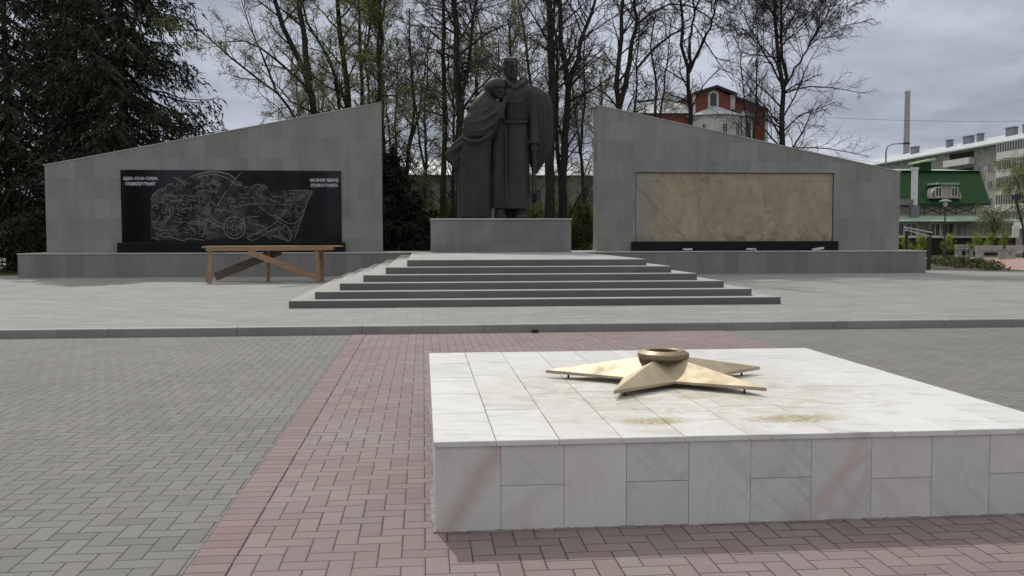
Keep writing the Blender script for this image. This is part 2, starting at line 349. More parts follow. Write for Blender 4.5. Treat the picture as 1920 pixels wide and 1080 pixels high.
MT['chimney'] = bricks('chimney_concrete', (.42, .39, .43), (.46, .43, .47), (.36, .34, .37), 3, 2.5, .03, axes='xz')
MT['car_paint'] = NT('white_car_paint').out((.62, .63, .64), .25, spec=.6)
MT['car_paint2'] = NT('silver_car_paint').out((.33, .34, .36), .3, .4)
MT['rubber'] = plain('rubber', (.02, .02, .02), .8)
MT['bench_wood'] = wood('grey_bench_slats', (.40, .37, .36))
MT['concrete'] = plain('pale_concrete', (.34, .34, .33), .85, var=.15)
MT['foam'] = plain('off_white_housing', (.55, .54, .50), .6, var=.12, scale=8)

# ------------------------------------------------------------------ mesh helpers
class MB:
    def __init__(s): s.v = []; s.f = []; s.mi = []; s.cur = 0
    def add(s, vs, fs, mi=None):
        o = len(s.v); s.v += [tuple(map(float, p)) for p in vs]; s.f += [tuple(i+o for i in f) for f in fs]
        s.mi += [s.cur if mi is None else mi]*len(fs)
    def box(s, x0, x1, y0, y1, z0, z1, mi=None):
        s.add([(x0,y0,z0),(x1,y0,z0),(x1,y1,z0),(x0,y1,z0),(x0,y0,z1),(x1,y0,z1),(x1,y1,z1),(x0,y1,z1)],
              [(0,3,2,1),(4,5,6,7),(0,1,5,4),(1,2,6,5),(2,3,7,6),(3,0,4,7)], mi)
    def bbox(s, x0, x1, y0, y1, z0, z1, b=.01, mi=None):
        # box with chamfered upper edges
        s.add([(x0,y0,z0),(x1,y0,z0),(x1,y1,z0),(x0,y1,z0),
               (x0,y0,z1-b),(x1,y0,z1-b),(x1,y1,z1-b),(x0,y1,z1-b),
               (x0+b,y0+b,z1),(x1-b,y0+b,z1),(x1-b,y1-b,z1),(x0+b,y1-b,z1)],
              [(0,3,2,1),(8,9,10,11)]+[(i,(i+1)%4,(i+1)%4+4,i+4) for i in range(4)]+[(i+4,(i+1)%4+4,(i+1)%4+8,i+8) for i in range(4)], mi)
    def tube(s, pts, rs, n=6, mi=None, cap=True):
        pts = [np.array(p, float) for p in pts]
        if not hasattr(rs, '__len__'): rs = [rs]*len(pts)
        vs = []; fs = []
        ref = None
        for i, p in enumerate(pts):
            d = pts[min(i+1, len(pts)-1)]-pts[max(i-1, 0)]; d = d/(np.linalg.norm(d)+1e-9)
            if ref is None: ref = np.array([1., 0, 0]) if abs(d[0]) < .8 else np.array([0, 1., 0])
            a = np.cross(d, ref); a /= (np.linalg.norm(a)+1e-9); b = np.cross(d, a); ref = -b if False else ref
            for k in range(n):
                t = 2*PI*k/n; vs.append(p+(a*math.cos(t)+b*math.sin(t))*rs[i])
        for i in range(len(pts)-1):
            for k in range(n):
                k2 = (k+1) % n; fs.append((i*n+k, i*n+k2, (i+1)*n+k2, (i+1)*n+k))
        if cap and n > 2: fs += [tuple(range(n))[::-1], tuple((len(pts)-1)*n+k for k in range(n))]
        s.add(vs, fs, mi)
    def beam(s, p0, p1, w, h, up=(0,0,1), mi=None):
        p0 = np.array(p0, float); p1 = np.array(p1, float); d = p1-p0; d /= np.linalg.norm(d)
        a = np.cross(d, np.array(up, float)); a /= np.linalg.norm(a); b = np.cross(a, d)
        vs = [p+a*w/2*sx+b*h/2*sy for p in (p0, p1) for sx, sy in ((-1,-1),(1,-1),(1,1),(-1,1))]
        s.add(vs, [(0,3,2,1),(4,5,6,7)]+[(i,(i+1)%4,(i+1)%4+4,i+4) for i in range(4)], mi)
    def prism(s, poly, y0, y1, mi=None):   # poly in xz
        n = len(poly)
        s.add([(x, y0, z) for x, z in poly]+[(x, y1, z) for x, z in poly],
              [tuple(range(n)), tuple(range(2*n-1, n-1, -1))]+[(i, i+n, (i+1)%n+n, (i+1)%n) for i in range(n)], mi)
    def flat(s, poly, z0, z1, mi=None):    # poly in xy
        n = len(poly)
        s.add([(x, y, z0) for x, y in poly]+[(x, y, z1) for x, y in poly],
              [tuple(range(n))[::-1], tuple(range(n, 2*n))]+[(i, (i+1)%n, (i+1)%n+n, i+n) for i in range(n)], mi)
    def lathe(s, c, prof, n=32, mi=None):  # prof (r,z)
        vs = []; fs = []
        for r, z in prof:
            for k in range(n): vs.append((c[0]+r*math.cos(2*PI*k/n), c[1]+r*math.sin(2*PI*k/n), c[2]+z))
        for i in range(len(prof)-1):
            for k in range(n):
                k2 = (k+1) % n; fs.append((i*n+k, i*n+k2, (i+1)*n+k2, (i+1)*n+k))
        s.add(vs, fs, mi)
    def loft(s, rings, n=40, mi=None):     # rings of (n points)
        vs = [p for r in rings for p in r]; m = len(rings[0]); fs = []
        for i in range(len(rings)-1):
            for k in range(m):
                k2 = (k+1) % m; fs.append((i*m+k, i*m+k2, (i+1)*m+k2, (i+1)*m+k))
        fs += [tuple(range(m))[::-1], tuple((len(rings)-1)*m+k for k in range(m))]
        s.add(vs, fs, mi)
    def build(s, name, mats, parent=None, smooth=False):
        me = bpy.data.meshes.new(name)
        loc = root_loc(parent)
        if loc != (0, 0, 0): vs = [(x-loc[0], y-loc[1], z-loc[2]) for x, y, z in s.v]
        else: vs = s.v
        me.from_pydata(vs, [], s.f)
        if not isinstance(mats, (list, tuple)): mats = [mats]
        for m in mats: me.materials.append(MT[m] if isinstance(m, str) else m)
        if len(mats) > 1: me.polygons.foreach_set('material_index', s.mi)
        if smooth: me.polygons.foreach_set('use_smooth', [True]*len(s.f))
        me.update()
        o = bpy.data.objects.new(name, me); col.objects.link(o)
        if parent: o.parent = parent
        return o
def root_loc(o):
    x = [0., 0., 0.]
    while o is not None:
        for i in range(3): x[i] += o.location[i]
        o = o.parent
    return tuple(x)
def tag(o, label=None, cat=None, group=None, kind=None):
    if label: o['label'] = label
    if cat: o['category'] = cat
    if group: o['group'] = group
    if kind: o['kind'] = kind
    return o
def empty(name, loc, label, cat, group=None):
    o = bpy.data.objects.new(name, None); col.objects.link(o); o.location = loc; o.empty_display_size = .3
    return tag(o, label, cat, group)
def struct(name, mb, m): return tag(mb.build(name, m), kind='structure')
def recentre(o, c):   # move a single-mesh thing's origin to its base
    me = o.data; me.transform(Matrix.Translation((-c[0], -c[1], -c[2]))); o.location = c; return o
def copy_tree(o, loc, rz=0, sc=1.0):
    r = o.copy(); col.objects.link(r); r.location = loc; r.rotation_euler = (0, 0, rz); r.scale = (sc, sc, sc)
    for ch in o.children:
        c = ch.copy(); col.objects.link(c); c.parent = r
        for g in ch.children:
            d = g.copy(); col.objects.link(d); d.parent = c
    return r

# ------------------------------------------------------------------ world and sun
SUN_DIR = Vector((.12, -.49, -.52)).normalized()      # the way the light travels
el = math.asin(-SUN_DIR.z); az = math.atan2(-SUN_DIR.x, -SUN_DIR.y)
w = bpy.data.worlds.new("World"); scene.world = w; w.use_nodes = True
n = w.node_tree.nodes; l = w.node_tree.links
bg = n['Background']; sky = n.new('ShaderNodeTexSky'); sky.sky_type = 'NISHITA'; sky.sun_disc = False
sky.sun_elevation = el; sky.sun_rotation = az; sky.dust_density = 2.0
tc = n.new('ShaderNodeTexCoord'); sp = n.new('ShaderNodeSeparateXYZ'); l.new(tc.outputs['Generated'], sp.inputs[0])
def wm(op, a, b=None, clamp=False):
    q = n.new('ShaderNodeMath'); q.operation = op; q.use_clamp = clamp
    for i, v in enumerate((a, b)):
        if v is None: continue
        if isinstance(v, (int, float)): q.inputs[i].default_value = v
        else: l.new(v, q.inputs[i])
    return q.outputs[0]
zz = wm('ADD', wm('MAXIMUM', sp.outputs[2], 0.0), .16)
cv = n.new('ShaderNodeCombineXYZ'); l.new(wm('DIVIDE', sp.outputs[0], zz), cv.inputs[0]); l.new(wm('DIVIDE', sp.outputs[1], zz), cv.inputs[1])
def wnoise(sc, det, seed, dist=.3):
    q = n.new('ShaderNodeTexNoise'); q.inputs['Scale'].default_value = sc; q.inputs['Detail'].default_value = det; q.inputs['Roughness'].default_value = .55
    q.inputs['Distortion'].default_value = dist
    va = n.new('ShaderNodeVectorMath'); va.operation = 'ADD'; l.new(cv.outputs[0], va.inputs[0]); va.inputs[1].default_value = (seed, seed*.7, 0); l.new(va.outputs[0], q.inputs['Vector'])
    return q.outputs['Fac']
cl = n.new('ShaderNodeMapRange'); cl.clamp = True; l.new(wnoise(1.0, 6, 2.6, .12), cl.inputs[0]); cl.inputs[1].default_value = .31; cl.inputs[2].default_value = .71
cm = n.new('ShaderNodeMix'); cm.data_type = 'RGBA'; l.new(cl.outputs[0], cm.inputs[0])
cm.inputs[6].default_value = (2.4, 2.68, 3.4, 1); cm.inputs[7].default_value = (6.5, 6.95, 7.9, 1)
cov = n.new('ShaderNodeMapRange'); cov.clamp = True; l.new(wnoise(.45, 5, 9.3), cov.inputs[0]); cov.inputs[1].default_value = .30; cov.inputs[2].default_value = .42
cov.inputs[3].default_value = .78; cov.inputs[4].default_value = 1.0
fin = n.new('ShaderNodeMix'); fin.data_type = 'RGBA'; l.new(cov.outputs[0], fin.inputs[0]); l.new(sky.outputs[0], fin.inputs[6]); l.new(cm.outputs[2], fin.inputs[7])
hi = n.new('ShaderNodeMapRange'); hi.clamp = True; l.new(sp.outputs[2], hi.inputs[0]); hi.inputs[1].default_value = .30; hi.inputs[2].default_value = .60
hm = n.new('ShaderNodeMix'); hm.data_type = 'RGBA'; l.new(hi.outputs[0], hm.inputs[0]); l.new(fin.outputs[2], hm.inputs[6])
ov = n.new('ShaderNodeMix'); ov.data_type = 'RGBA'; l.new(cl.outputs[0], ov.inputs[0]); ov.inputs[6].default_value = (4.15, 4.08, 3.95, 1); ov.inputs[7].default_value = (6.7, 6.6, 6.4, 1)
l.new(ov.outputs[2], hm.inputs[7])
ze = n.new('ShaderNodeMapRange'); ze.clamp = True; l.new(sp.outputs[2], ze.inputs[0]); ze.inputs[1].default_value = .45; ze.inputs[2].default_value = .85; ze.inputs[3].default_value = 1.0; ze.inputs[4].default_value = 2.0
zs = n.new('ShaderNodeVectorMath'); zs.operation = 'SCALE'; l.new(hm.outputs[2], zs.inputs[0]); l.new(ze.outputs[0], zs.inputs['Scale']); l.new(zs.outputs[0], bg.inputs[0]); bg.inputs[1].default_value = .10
sd = bpy.data.lights.new('sun', 'SUN'); sd.energy = 2.5; sd.angle = math.radians(.7); sd.color = (1.0, .96, .90)
so = bpy.data.objects.new('sun', sd); col.objects.link(so); so.rotation_euler = SUN_DIR.to_track_quat('-Z', 'Y').to_euler(); so.location = (-10, 60, 60)

# ------------------------------------------------------------------ ground
KY, KH = 15.27, .133
Z6 = KH+6*.1528   # platform top 1.05
g = MB(); g.add([(-900,-900,-.03),(900,-900,-.03),(900,1500,-.03),(-900,1500,-.03)], [(0,1,2,3)]); struct('ground', g, 'grass')
def sheet(name, x0, x1, y0, y1, z, m):
    g = MB(); g.add([(x0,y0,z),(x1,y0,z),(x1,y1,z),(x0,y1,z)], [(0,1,2,3)]); return struct(name, g, m)
sheet('plaza_paving', -60, 60, -30, KY+.02, 0, 'grey_paver')
sheet('red_paving', -1.143, 5.04, -20, KY+.015, .004, 'red_paver')
sheet('red_border', -1.143, -.938, -20, KY+.01, .008, 'red_soldier')
# terrace: raised paved deck with kerb
tp = [(-45, KY+.16), (31, KY+.16), (31, 22), (28, 29), (24.5, 33.2), (21.6, 36.4), (19.9, 37.0), (-45, 37.0)]
g = MB(); g.flat(tp, -.02, KH); struct('terrace', g, 'terrace')
g = MB(); x = -45.0; i = 0
while x < 31:
    L = 2.0
    g.bbox(x, x+L-.006, KY+random.uniform(-.006, .004), KY+.16-.001, 0, KH+random.uniform(.001, .005), .012); x += L
kerb = g.build('kerb', ['kerb', 'kerbtop']); tag(kerb, kind='structure')
for p in kerb.data.polygons: p.material_index = 1 if p.normal.z > .5 else 0
# pale edging of the terrace's far right rim
g = MB()
ed = [(31, 22), (28, 29), (24.5, 33.2), (21.6, 36.4), (19.9, 37.0)]
for a, b in zip(ed, ed[1:]): g.beam((a[0]+.06, a[1]+.06, KH-.03), (b[0]+.06, b[1]+.06, KH-.03), .12, .1)
tag(g.build('terrace_edging', 'coping'), kind='structure')

# steps, one flight with six blocks
st = empty('steps', (2.446, 19.25, KH), 'wide grey granite flight of six steps leading up to the monument', 'steps')
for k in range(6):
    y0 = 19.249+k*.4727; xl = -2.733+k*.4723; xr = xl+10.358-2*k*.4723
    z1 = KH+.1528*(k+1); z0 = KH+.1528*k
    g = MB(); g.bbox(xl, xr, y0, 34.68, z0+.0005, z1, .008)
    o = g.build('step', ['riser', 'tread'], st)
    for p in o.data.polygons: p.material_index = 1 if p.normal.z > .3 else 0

# ------------------------------------------------------------------ plinths, walls
WY, WT = 35.6, .9
def plinth(x0, x1, lab):
    r = empty('low_plinth', ((x0+x1)/2, 35.6, KH), lab, 'plinth', 'granite plinths under the memorial walls')
    g = MB(); g.box(x0, x1, 34.7, 37.2, KH-.01, .965); g.build('base_block', 'plinth', r)
    g = MB(); g.bbox(x0-.02, x1+.02, 34.68, 37.22, .965, 1.005, .006); g.build('coping', 'coping', r)
plinth(-14.4, -.40, 'long low granite plinth carrying the left wall with the black panel')
plinth(5.55, 19.6, 'long low granite plinth carrying the right wall with the bare tan panel')
def wall(poly, hole, name, lab):
    r = empty(name, (sum(p[0] for p in poly)/4, WY, 1.0), lab, 'wall', 'sloping granite memorial walls')
    (xa, za), (xb, zb) = poly[1], poly[2]       # top left, top right
    zt = lambda x: za+(zb-za)*(x-xa)/(xb-xa)
    g = MB(); hx0, hx1, hz0, hz1 = hole
    for a, b, lo, hi in ((xa, hx0, 1.0, None), (hx1, xb, 1.0, None), (hx0, hx1, hz1, None), (hx0, hx1, 1.0, hz0)):
        P = [(a, lo), (b, lo), (b, hi if hi else zt(b)), (a, hi if hi else zt(a))]
        g.prism(P, WY, WY+WT)
    g.box(hx0, hx1, WY+.30, WY+WT-.01, hz0, hz1)
    o = g.build('wall_body', 'wall', r)
    t = MB(); dz = .035
    P = [(xa-.03, zt(xa-.03)), (xb+.03, zt(xb+.03)), (xb+.03, zt(xb+.03)+dz), (xa-.03, zt(xa-.03)+dz)]
    t.prism(P, WY-.02, WY+WT+.02); t.build('wall_coping', 'coping', r)
    return r
lw = wall([(-13.74, 1), (-13.74, 4.20), (-1.55, 6.60), (-1.55, 1)], (-11.06, -3.05, 1.38, 4.05), 'memorial_wall', 'grey granite wall rising to the right, holding the engraved black panel')
rw = wall([(6.72, 1), (6.72, 6.60), (18.95, 4.12), (18.95, 1)], (8.22, 16.22, 1.38, 4.06), 'memorial_wall', 'grey granite wall sloping down to the right, holding a bare tan recess')

# black engraved panel
PYN = WY-.03
g = MB(); g.box(-11.06, -3.05, PYN, WY+.29, 1.382, 4.055); panel = g.build('engraved_panel', 'black_granite'); recentre(panel, (-7, WY, 1.38))
tag(panel, 'polished black granite panel engraved with a battle scene and white letters', 'panel')
def EP(cx, cy, s=4.174, ox=200, oy=300):   # zoom coordinates to panel plane
    return at(ox+cx/s, oy+cy/s, PYN-.004)
def ribbon(g, pts, wd=5.0, taper=True, **k):
    wd = wd*.74
    P = []
    # smooth the polyline (Catmull-Rom)
    q = [pts[0]]+list(pts)+[pts[-1]]
    for i in range(1, len(q)-2):
        for t in (0, .25, .5, .75):
            a, b, c, d = [np.array(z, float) for z in q[i-1:i+3]]
            P.append(.5*((2*b)+(-a+c)*t+(2*a-5*b+4*c-d)*t*t+(-a+3*b-3*c+d)*t**3))
    P.append(np.array(pts[-1], float))
    vs = []; m = len(P)
    for i, p in enumerate(P):
        d = P[min(i+1, m-1)]-P[max(i-1, 0)]; d /= (np.linalg.norm(d)+1e-6); nn = np.array([-d[1], d[0]])
        ww = wd*(.45+.55*math.sin(PI*(i+.5)/m)) if taper else wd
        for sg in (-1, 1): vs.append(EP(*(p+nn*ww/2*sg), **k))
    g.add(vs, [(2*i, 2*i+1, 2*i+3, 2*i+2) for i in range(m-1)])
eng = MB(); dim = MB()
def poly2(g, pts, dy=.002, **k):
    v = [EP(x, y, **k) for x, y in pts]; g.add([(p[0], p[1]+dy, p[2]) for p in v], [tuple(range(len(v)))])
# dim body of the relief
poly2(dim, [(345,300),(390,235),(500,180),(640,120),(800,85),(960,110),(1100,200),(1250,190),(1280,240),(1610,240),(1475,620),(1340,545),(1440,630),(1330,600),(1200,600),(1110,620),(1060,600),(900,610),(760,630),(345,625)])
A = [ # (points, width)
 ([(640,140),(720,110),(830,90),(950,110),(1010,150)],16), ([(670,150),(760,120),(860,115),(960,150)],12), ([(1000,160),(1060,200),(1110,215)],10),
 ([(1055,95),(1000,160),(960,220)],9), ([(940,240),(900,300),(868,352)],10), ([(960,150),(1000,185),(1100,210)],8),
 ([(520,130),(570,160),(620,200)],12), ([(560,120),(600,165),(650,190)],6), ([(460,210),(490,190),(520,190)],8), ([(455,230),(470,200)],10),
 ([(395,240),(440,235),(470,250)],7), ([(360,290),(380,270),(400,290),(385,310),(365,300)],6), ([(345,310),(370,260),(410,245)],6),
 ([(445,270),(520,285),(595,280),(590,315)],8), ([(450,285),(480,310),(540,320),(590,310)],9), ([(440,300),(450,340),(490,350)],7),
 ([(350,380),(370,355),(400,365),(395,385),(360,405)],9), ([(345,420),(370,400),(410,380)],7), ([(350,470),(370,490),(400,470),(420,430)],8),
 ([(430,380),(440,420),(470,400),(460,380)],7), ([(480,380),(500,420),(470,470),(440,520),(420,520)],12), ([(410,515),(450,470),(475,430)],10), ([(500,370),(520,410),(495,460)],6),
 ([(550,350),(580,320),(640,325),(660,360),(650,400),(600,410),(560,390),(550,350)],7), ([(580,350),(640,350)],8), ([(575,370),(600,385),(640,370)],10), ([(600,395),(620,410),(650,400)],7),
 ([(520,480),(570,490),(620,480)],8), ([(530,440),(580,460),(640,450)],6), ([(540,420),(600,440)],5), ([(630,490),(700,480),(765,500),(775,530),(755,590),(735,600)],14),
 ([(640,510),(670,540),(700,580)],10), ([(720,520),(730,550),(715,580)],8), ([(625,500),(700,500),(760,510)],9), ([(360,530),(400,535),(440,550),(515,548)],9),
 ([(430,575),(460,570),(495,580),(490,600),(450,605),(430,590),(430,575)],9), ([(350,610),(380,610),(410,630)],9), ([(500,600),(560,620),(600,630),(640,615),(700,620),(770,630)],9), ([(540,550),(545,590)],6),
 ([(690,350),(720,370),(740,400)],8), ([(700,260),(740,240),(800,240),(830,250)],8), ([(690,220),(720,200),(760,215)],8), ([(730,165),(760,160),(770,180),(745,190),(735,175)],6),
 ([(600,270),(680,290),(750,270)],6), ([(610,300),(700,320),(760,320)],6), ([(800,280),(830,340),(880,360)],6), ([(720,290),(730,340)],7), ([(760,290),(755,340)],6),
 ([(770,410),(800,430),(830,450)],8), ([(750,420),(790,405),(810,430),(790,440)],7), ([(760,455),(830,490),(915,540)],12), ([(780,450),(860,480),(930,515)],8), ([(690,430),(740,450),(770,480)],7),
 ([(840,400),(870,385),(900,410),(880,430)],8), ([(930,380),(950,400),(965,420)],6), ([(980,380),(1060,360),(1120,350),(1250,345),(1400,350),(1540,340)],6),
 ([(1000,365),(1130,340),(1250,335)],5), ([(1040,270),(1120,265)],7), ([(1045,290),(1080,300),(1120,290)],6), ([(950,310),(960,295),(990,300),(1000,320),(970,335),(945,325)],8), ([(1060,320),(1070,330),(1085,320)],6),
 ([(1140,230),(1150,200),(1190,190),(1210,200),(1195,230),(1150,240)],8), ([(1200,195),(1230,210),(1225,235)],8), ([(1225,195),(1250,215),(1245,235)],7), ([(1170,240),(1175,275)],6),
 ([(1190,280),(1240,300),(1260,290)],7), ([(1270,290),(1300,320),(1360,330)],8), ([(1290,280),(1350,290),(1400,285)],7), ([(1380,300),(1420,315),(1440,290)],6), ([(1450,310),(1480,290),(1500,310)],6), ([(1500,290),(1540,280),(1550,300)],7),
 ([(1420,240),(1520,238),(1615,243)],8), ([(1615,245),(1570,330),(1540,420),(1500,520),(1470,620)],8), ([(1600,250),(1550,340)],5), ([(1380,270),(1440,265),(1560,270)],4),
 ([(1060,450),(1130,445),(1195,440)],7), ([(1060,460),(1080,470)],7), ([(1085,480),(1160,500),(1240,515)],6), ([(1100,470),(1200,480)],4),
 ([(1285,435),(1330,440),(1370,465),(1420,495),(1470,495),(1500,470),(1500,440),(1490,435)],8), ([(1190,360),(1220,385),(1240,400)],8), ([(1250,410),(1280,430),(1330,435)],6),
 ([(1370,430),(1400,400),(1410,390)],6), ([(1490,400),(1480,375),(1500,360),(1540,370)],7), ([(1500,420),(1530,400),(1560,370)],7), ([(1480,445),(1500,445)],6),
 ([(1340,470),(1280,520),(1200,560),(1130,590),(1105,605),(1120,625),(1170,620),(1250,570)],8), ([(1330,480),(1380,500),(1420,530),(1445,590),(1430,635),(1380,620),(1310,600)],8), ([(1280,560),(1320,545),(1350,560),(1340,580)],7),
 ([(1250,570),(1310,540),(1350,540)],6), ([(1320,500),(1380,530)],5), ([(1330,520),(1400,560)],5), ([(1150,590),(1240,550)],5), ([(1310,590),(1360,600),(1420,630)],6), ([(1260,600),(1270,620)],7),
 ([(770,575),(820,570),(870,590),(890,600)],7), ([(800,590),(850,600)],5), ([(1200,520),(1260,530)],5), ([(690,480),(720,470)],5)]
for pts, wd in A: ribbon(eng, pts, wd)
def circ(cx, cy, r, wd, n=14, ph=0.0, sq=1.0):
    ribbon(eng, [(cx+r*math.cos(ph+2*PI*i/n), cy+r*sq*math.sin(ph+2*PI*i/n)) for i in range(n+1)], wd, taper=False)
circ(1000, 530, 82, 10, sq=1.05); circ(1000, 530, 58, 6, sq=1.05); circ(1000, 530, 18, 6)
for i in range(6): ribbon(eng, [(1000+20*math.cos(i*PI/3), 530+20*math.sin(i*PI/3)), (1000+56*math.cos(i*PI/3), 530+58*math.sin(i*PI/3))], 5)
sp5 = []
for i in range(11):
    rr = 62 if i % 2 == 0 else 25; a = -PI/2+i*PI/5+.12; sp5.append((835+rr*.85*math.cos(a), 210+rr*math.sin(a)))
for a, b in zip(sp5, sp5[1:]): ribbon(eng, [a, b], 8, taper=False)
rng = random.Random(3)
for i in range(520):     # short tooling strokes scattered over the relief
    x = rng.uniform(360, 1500); y = rng.uniform(250, 600)
    if y > 350+ (x-1000)*.0 and x > 1110 and y < 520 and x < 1280: continue
    a = rng.gauss(.3, .8); L = rng.uniform(12, 42); ribbon(dim if i % 2 else eng, [(x, y), (x+L*math.cos(a)*.5, y+L*math.sin(a)*.5+rng.uniform(-4, 4)), (x+L*math.cos(a), y+L*math.sin(a))], rng.uniform(2.5, 5))
MT['engrave_mid'] = plain('engraved_mid', (.06, .06, .063), .7, var=.5, scale=6)
dim.build('engraved_background', 'engrave_dim', panel); eng.build('engraved_lines', 'engrave', panel)
def text_mesh(txt, x0, x1, z0, z1, y, name, mat, parent):
    cu = bpy.data.curves.new('t', 'FONT'); cu.body = txt; cu.size = 1; cu.offset = .03; cu.resolution_u = 3
    o = bpy.data.objects.new('t', cu); col.objects.link(o)
    dg = bpy.context.evaluated_depsgraph_get(); me = bpy.data.meshes.new_from_object(o.evaluated_get(dg))
    bpy.data.objects.remove(o); vs = [v.co.copy() for v in me.vertices]
    ax = min(v.x for v in vs); bx = max(v.x for v in vs); az_ = min(v.y for v in vs); bz = max(v.y for v in vs)
    lc = root_loc(parent)
    for v in me.vertices:
        X = x0+(v.co.x-ax)/(bx-ax)*(x1-x0); Z = z0+(v.co.y-az_)/(bz-az_)*(z1-z0); v.co = (X-lc[0], y-lc[1], Z-lc[2])
    me.name = name; me.materials.append(MT[mat]); ob = bpy.data.objects.new(name, me); col.objects.link(ob); ob.parent = parent; return ob
for txt, cx0, cx1, cy0, cy1 in (('ЗДЕСЬ СТАЛЬ ГОРЕЛА', 130, 400, 132, 161), ('ПЛАВИЛСЯ ГРАНИТ', 147, 382, 172, 200),
                                ('МЫ БЫЛИ ТВЕРЖЕ', 1592, 1814, 145, 171), ('СТАЛИ И ГРАНИТА', 1598, 1808, 185, 212)):
    a = EP(cx0, cy0); b = EP(cx1, cy1); text_mesh(txt, a[0], b[0], b[2], a[2], PYN-.005, 'inscription', 'letters', panel)
def slab_thing(name, x0, x1, y0, y1, z0, z1, m, lab, cat, b=.008, group=None):
    g = MB(); g.bbox(x0, x1, y0, y1, z0, z1, b); o = g.build(name, m); recentre(o, ((x0+x1)/2, (y0+y1)/2, z0)); return tag(o, lab, cat, group)
slab_thing('black_base_slab', -11.20, -2.92, WY-.16, WY-.002, 1.006, 1.375, 'black_plinth', 'black granite base strip under the engraved panel', 'base slab', group='black base strips')
slab_thing('black_base_slab', 8.05, 16.36, WY-.16, WY-.002, 1.006, 1.375, 'black_plinth', 'black granite base strip under the bare tan recess', 'base slab', group='black base strips')
g = MB(); g.box(8.25, 16.19, WY+.06, WY+.298, 1.384, 4.03); bo = g.build('backing_board', 'board'); recentre(bo, (12.2, WY+.1, 1.384))
tag(bo, 'stained tan backing boards left bare in the right wall recess', 'board')
# floodlight blocks on the right plinth
for px, py, kind, lab in ((1289, 470, 0, 'leftmost off-white lamp block on the right plinth'), (1408, 472, 1, 'middle off-white lamp block with a lip hanging over the plinth edge'), (1533, 468, 2, 'rightmost off-white lamp block lying tilted on the right plinth')):
    x = at(px, py, 34.95)[0]
    r = empty('lamp_block', (x, 34.95, 1.006), lab, 'lamp', 'small lamp blocks along the right plinth')
    g = MB()
    if kind == 2: g.beam((x-.20, 34.95, 1.05), (x+.22, 34.93, 1.11), .16, .08)
    else: g.bbox(x-.17, x+.17, 34.86, 35.04, 1.045, 1.11, .012)
    g.build('lamp_head', 'foam', r)
    g = MB(); g.box(x-.09, x+.09, 34.9, 35.0, 1.006, 1.045)
    if kind == 1: g.beam((x+.08, 34.84, 1.09), (x+.17, 34.66, .93), .07, .05)
    g.build('bracket', 'concrete', r)

# ------------------------------------------------------------------ pedestal and statue
pr = empty('pedestal', (2.61, 32.4, Z6), 'grey granite pedestal beneath the bronze-dark couple at the top of the steps', 'pedestal')
g = MB(); g.box(.27, 4.95, 30.92, 34.0, Z6, 2.14); g.build('pedestal_block', 'pedestal', pr)
g = MB(); g.bbox(.24, 4.98, 30.89, 34.03, 2.14, 2.185, .01); g.build('pedestal_cap', 'coping', pr)
TOP = 2.185; SY = 32.3
def S(px, py, dy=0): return np.array(at(px, py, SY+dy))
def ring(py, l_, r_, yc, ry, fold=0, nf=0, ph=0, p=2.4, n=56, tw=0, fr=0):
    a = S(l_, py); b = S(r_, py); cx = (a[0]+b[0])/2; rx = (b[0]-a[0])/2; z = max(TOP-.02, a[2]); out = []
    for k in range(n):
        t = 2*PI*k/n; c = math.cos(t); s_ = math.sin(t)
        m = 1+fold*(.6*math.sin(nf*t+ph)+.4*math.sin((nf*1.7)*t+ph*2.1+1)) if fold else 1
        m2 = m
        x = cx+rx*math.copysign(abs(c)**(2/p), c)*(1+(m-1)*abs(s_)); y = SY+yc+ry*math.copysign(abs(s_)**(2/p), s_)*m2+tw*(x-cx)
        out.append((x, y, z))
    return out
def rt(pts): return [tuple(S(a, b, d)) for a, b, d in pts]
def finish(mb, name, parent, voxel=.03, smooth_it=1):
    o = mb.build(name, 'bronze', parent)
    m = o.modifiers.new('r', 'REMESH'); m.mode = 'VOXEL'; m.voxel_size = voxel
    s_ = o.modifiers.new('s', 'SMOOTH'); s_.iterations = smooth_it; s_.factor = .5
    dg = bpy.context.evaluated_depsgraph_get(); me = bpy.data.meshes.new_from_object(o.evaluated_get(dg)); o.modifiers.clear()
    if len(me.polygons) > 100: old = o.data; o.data = me; me.name = name; me.polygons.foreach_set('use_smooth', [True]*len(me.polygons))
    return o
sr = empty('statue', (2.5, SY, TOP), 'dark monumental statue of a soldier in a greatcoat with a mourning woman leaning on him', 'statue')
# soldier: coat, chest, head, sleeve, boots
g = MB()
g.loft([ring(392, 932, 996, .1, .50, .05, 7, .3), ring(370, 934, 995.5, .1, .50, .05, 7, .3), ring(330, 937, 994, .1, .47, .05, 7, .3), ring(290, 940, 992.5, .1, .45, .04, 7, .3),
        ring(255, 942, 991, .1, .42, .02, 7, .3), ring(233, 944, 988.5, .1, .39), ring(226, 944, 988, .1, .38), ring(222, 943, 989, .1, .42), ring(205, 941, 991, .1, .44), ring(188, 938, 994, .1, .46),
        ring(172, 936, 999, .1, .44), ring(165, 937, 1000, .12, .38), ring(160, 942, 996, .12, .32), ring(155, 949, 986, .12, .26), ring(150, 952, 975, .12, .2)][::-1])
g.loft([ring(391, 915, 954, .12, .44, .05, 5), ring(340, 917, 954, .12, .42, .05, 5), ring(280, 920, 954, .10, .38, .05, 5), ring(235, 926, 954, .12, .34, .04, 5), ring(190, 934, 952, .2, .30), ring(168, 937, 952, .2, .26)][::-1])
g.tube(rt([(948.5, 245, -.36), (949, 300, -.39), (950, 388, -.42)]), .05, 6)         # front edge of the coat
g.tube(rt([(943, 228, -.22), (955, 229, -.33), (975, 229, -.33), (989, 228, -.2)]), .055, 6)   # belt
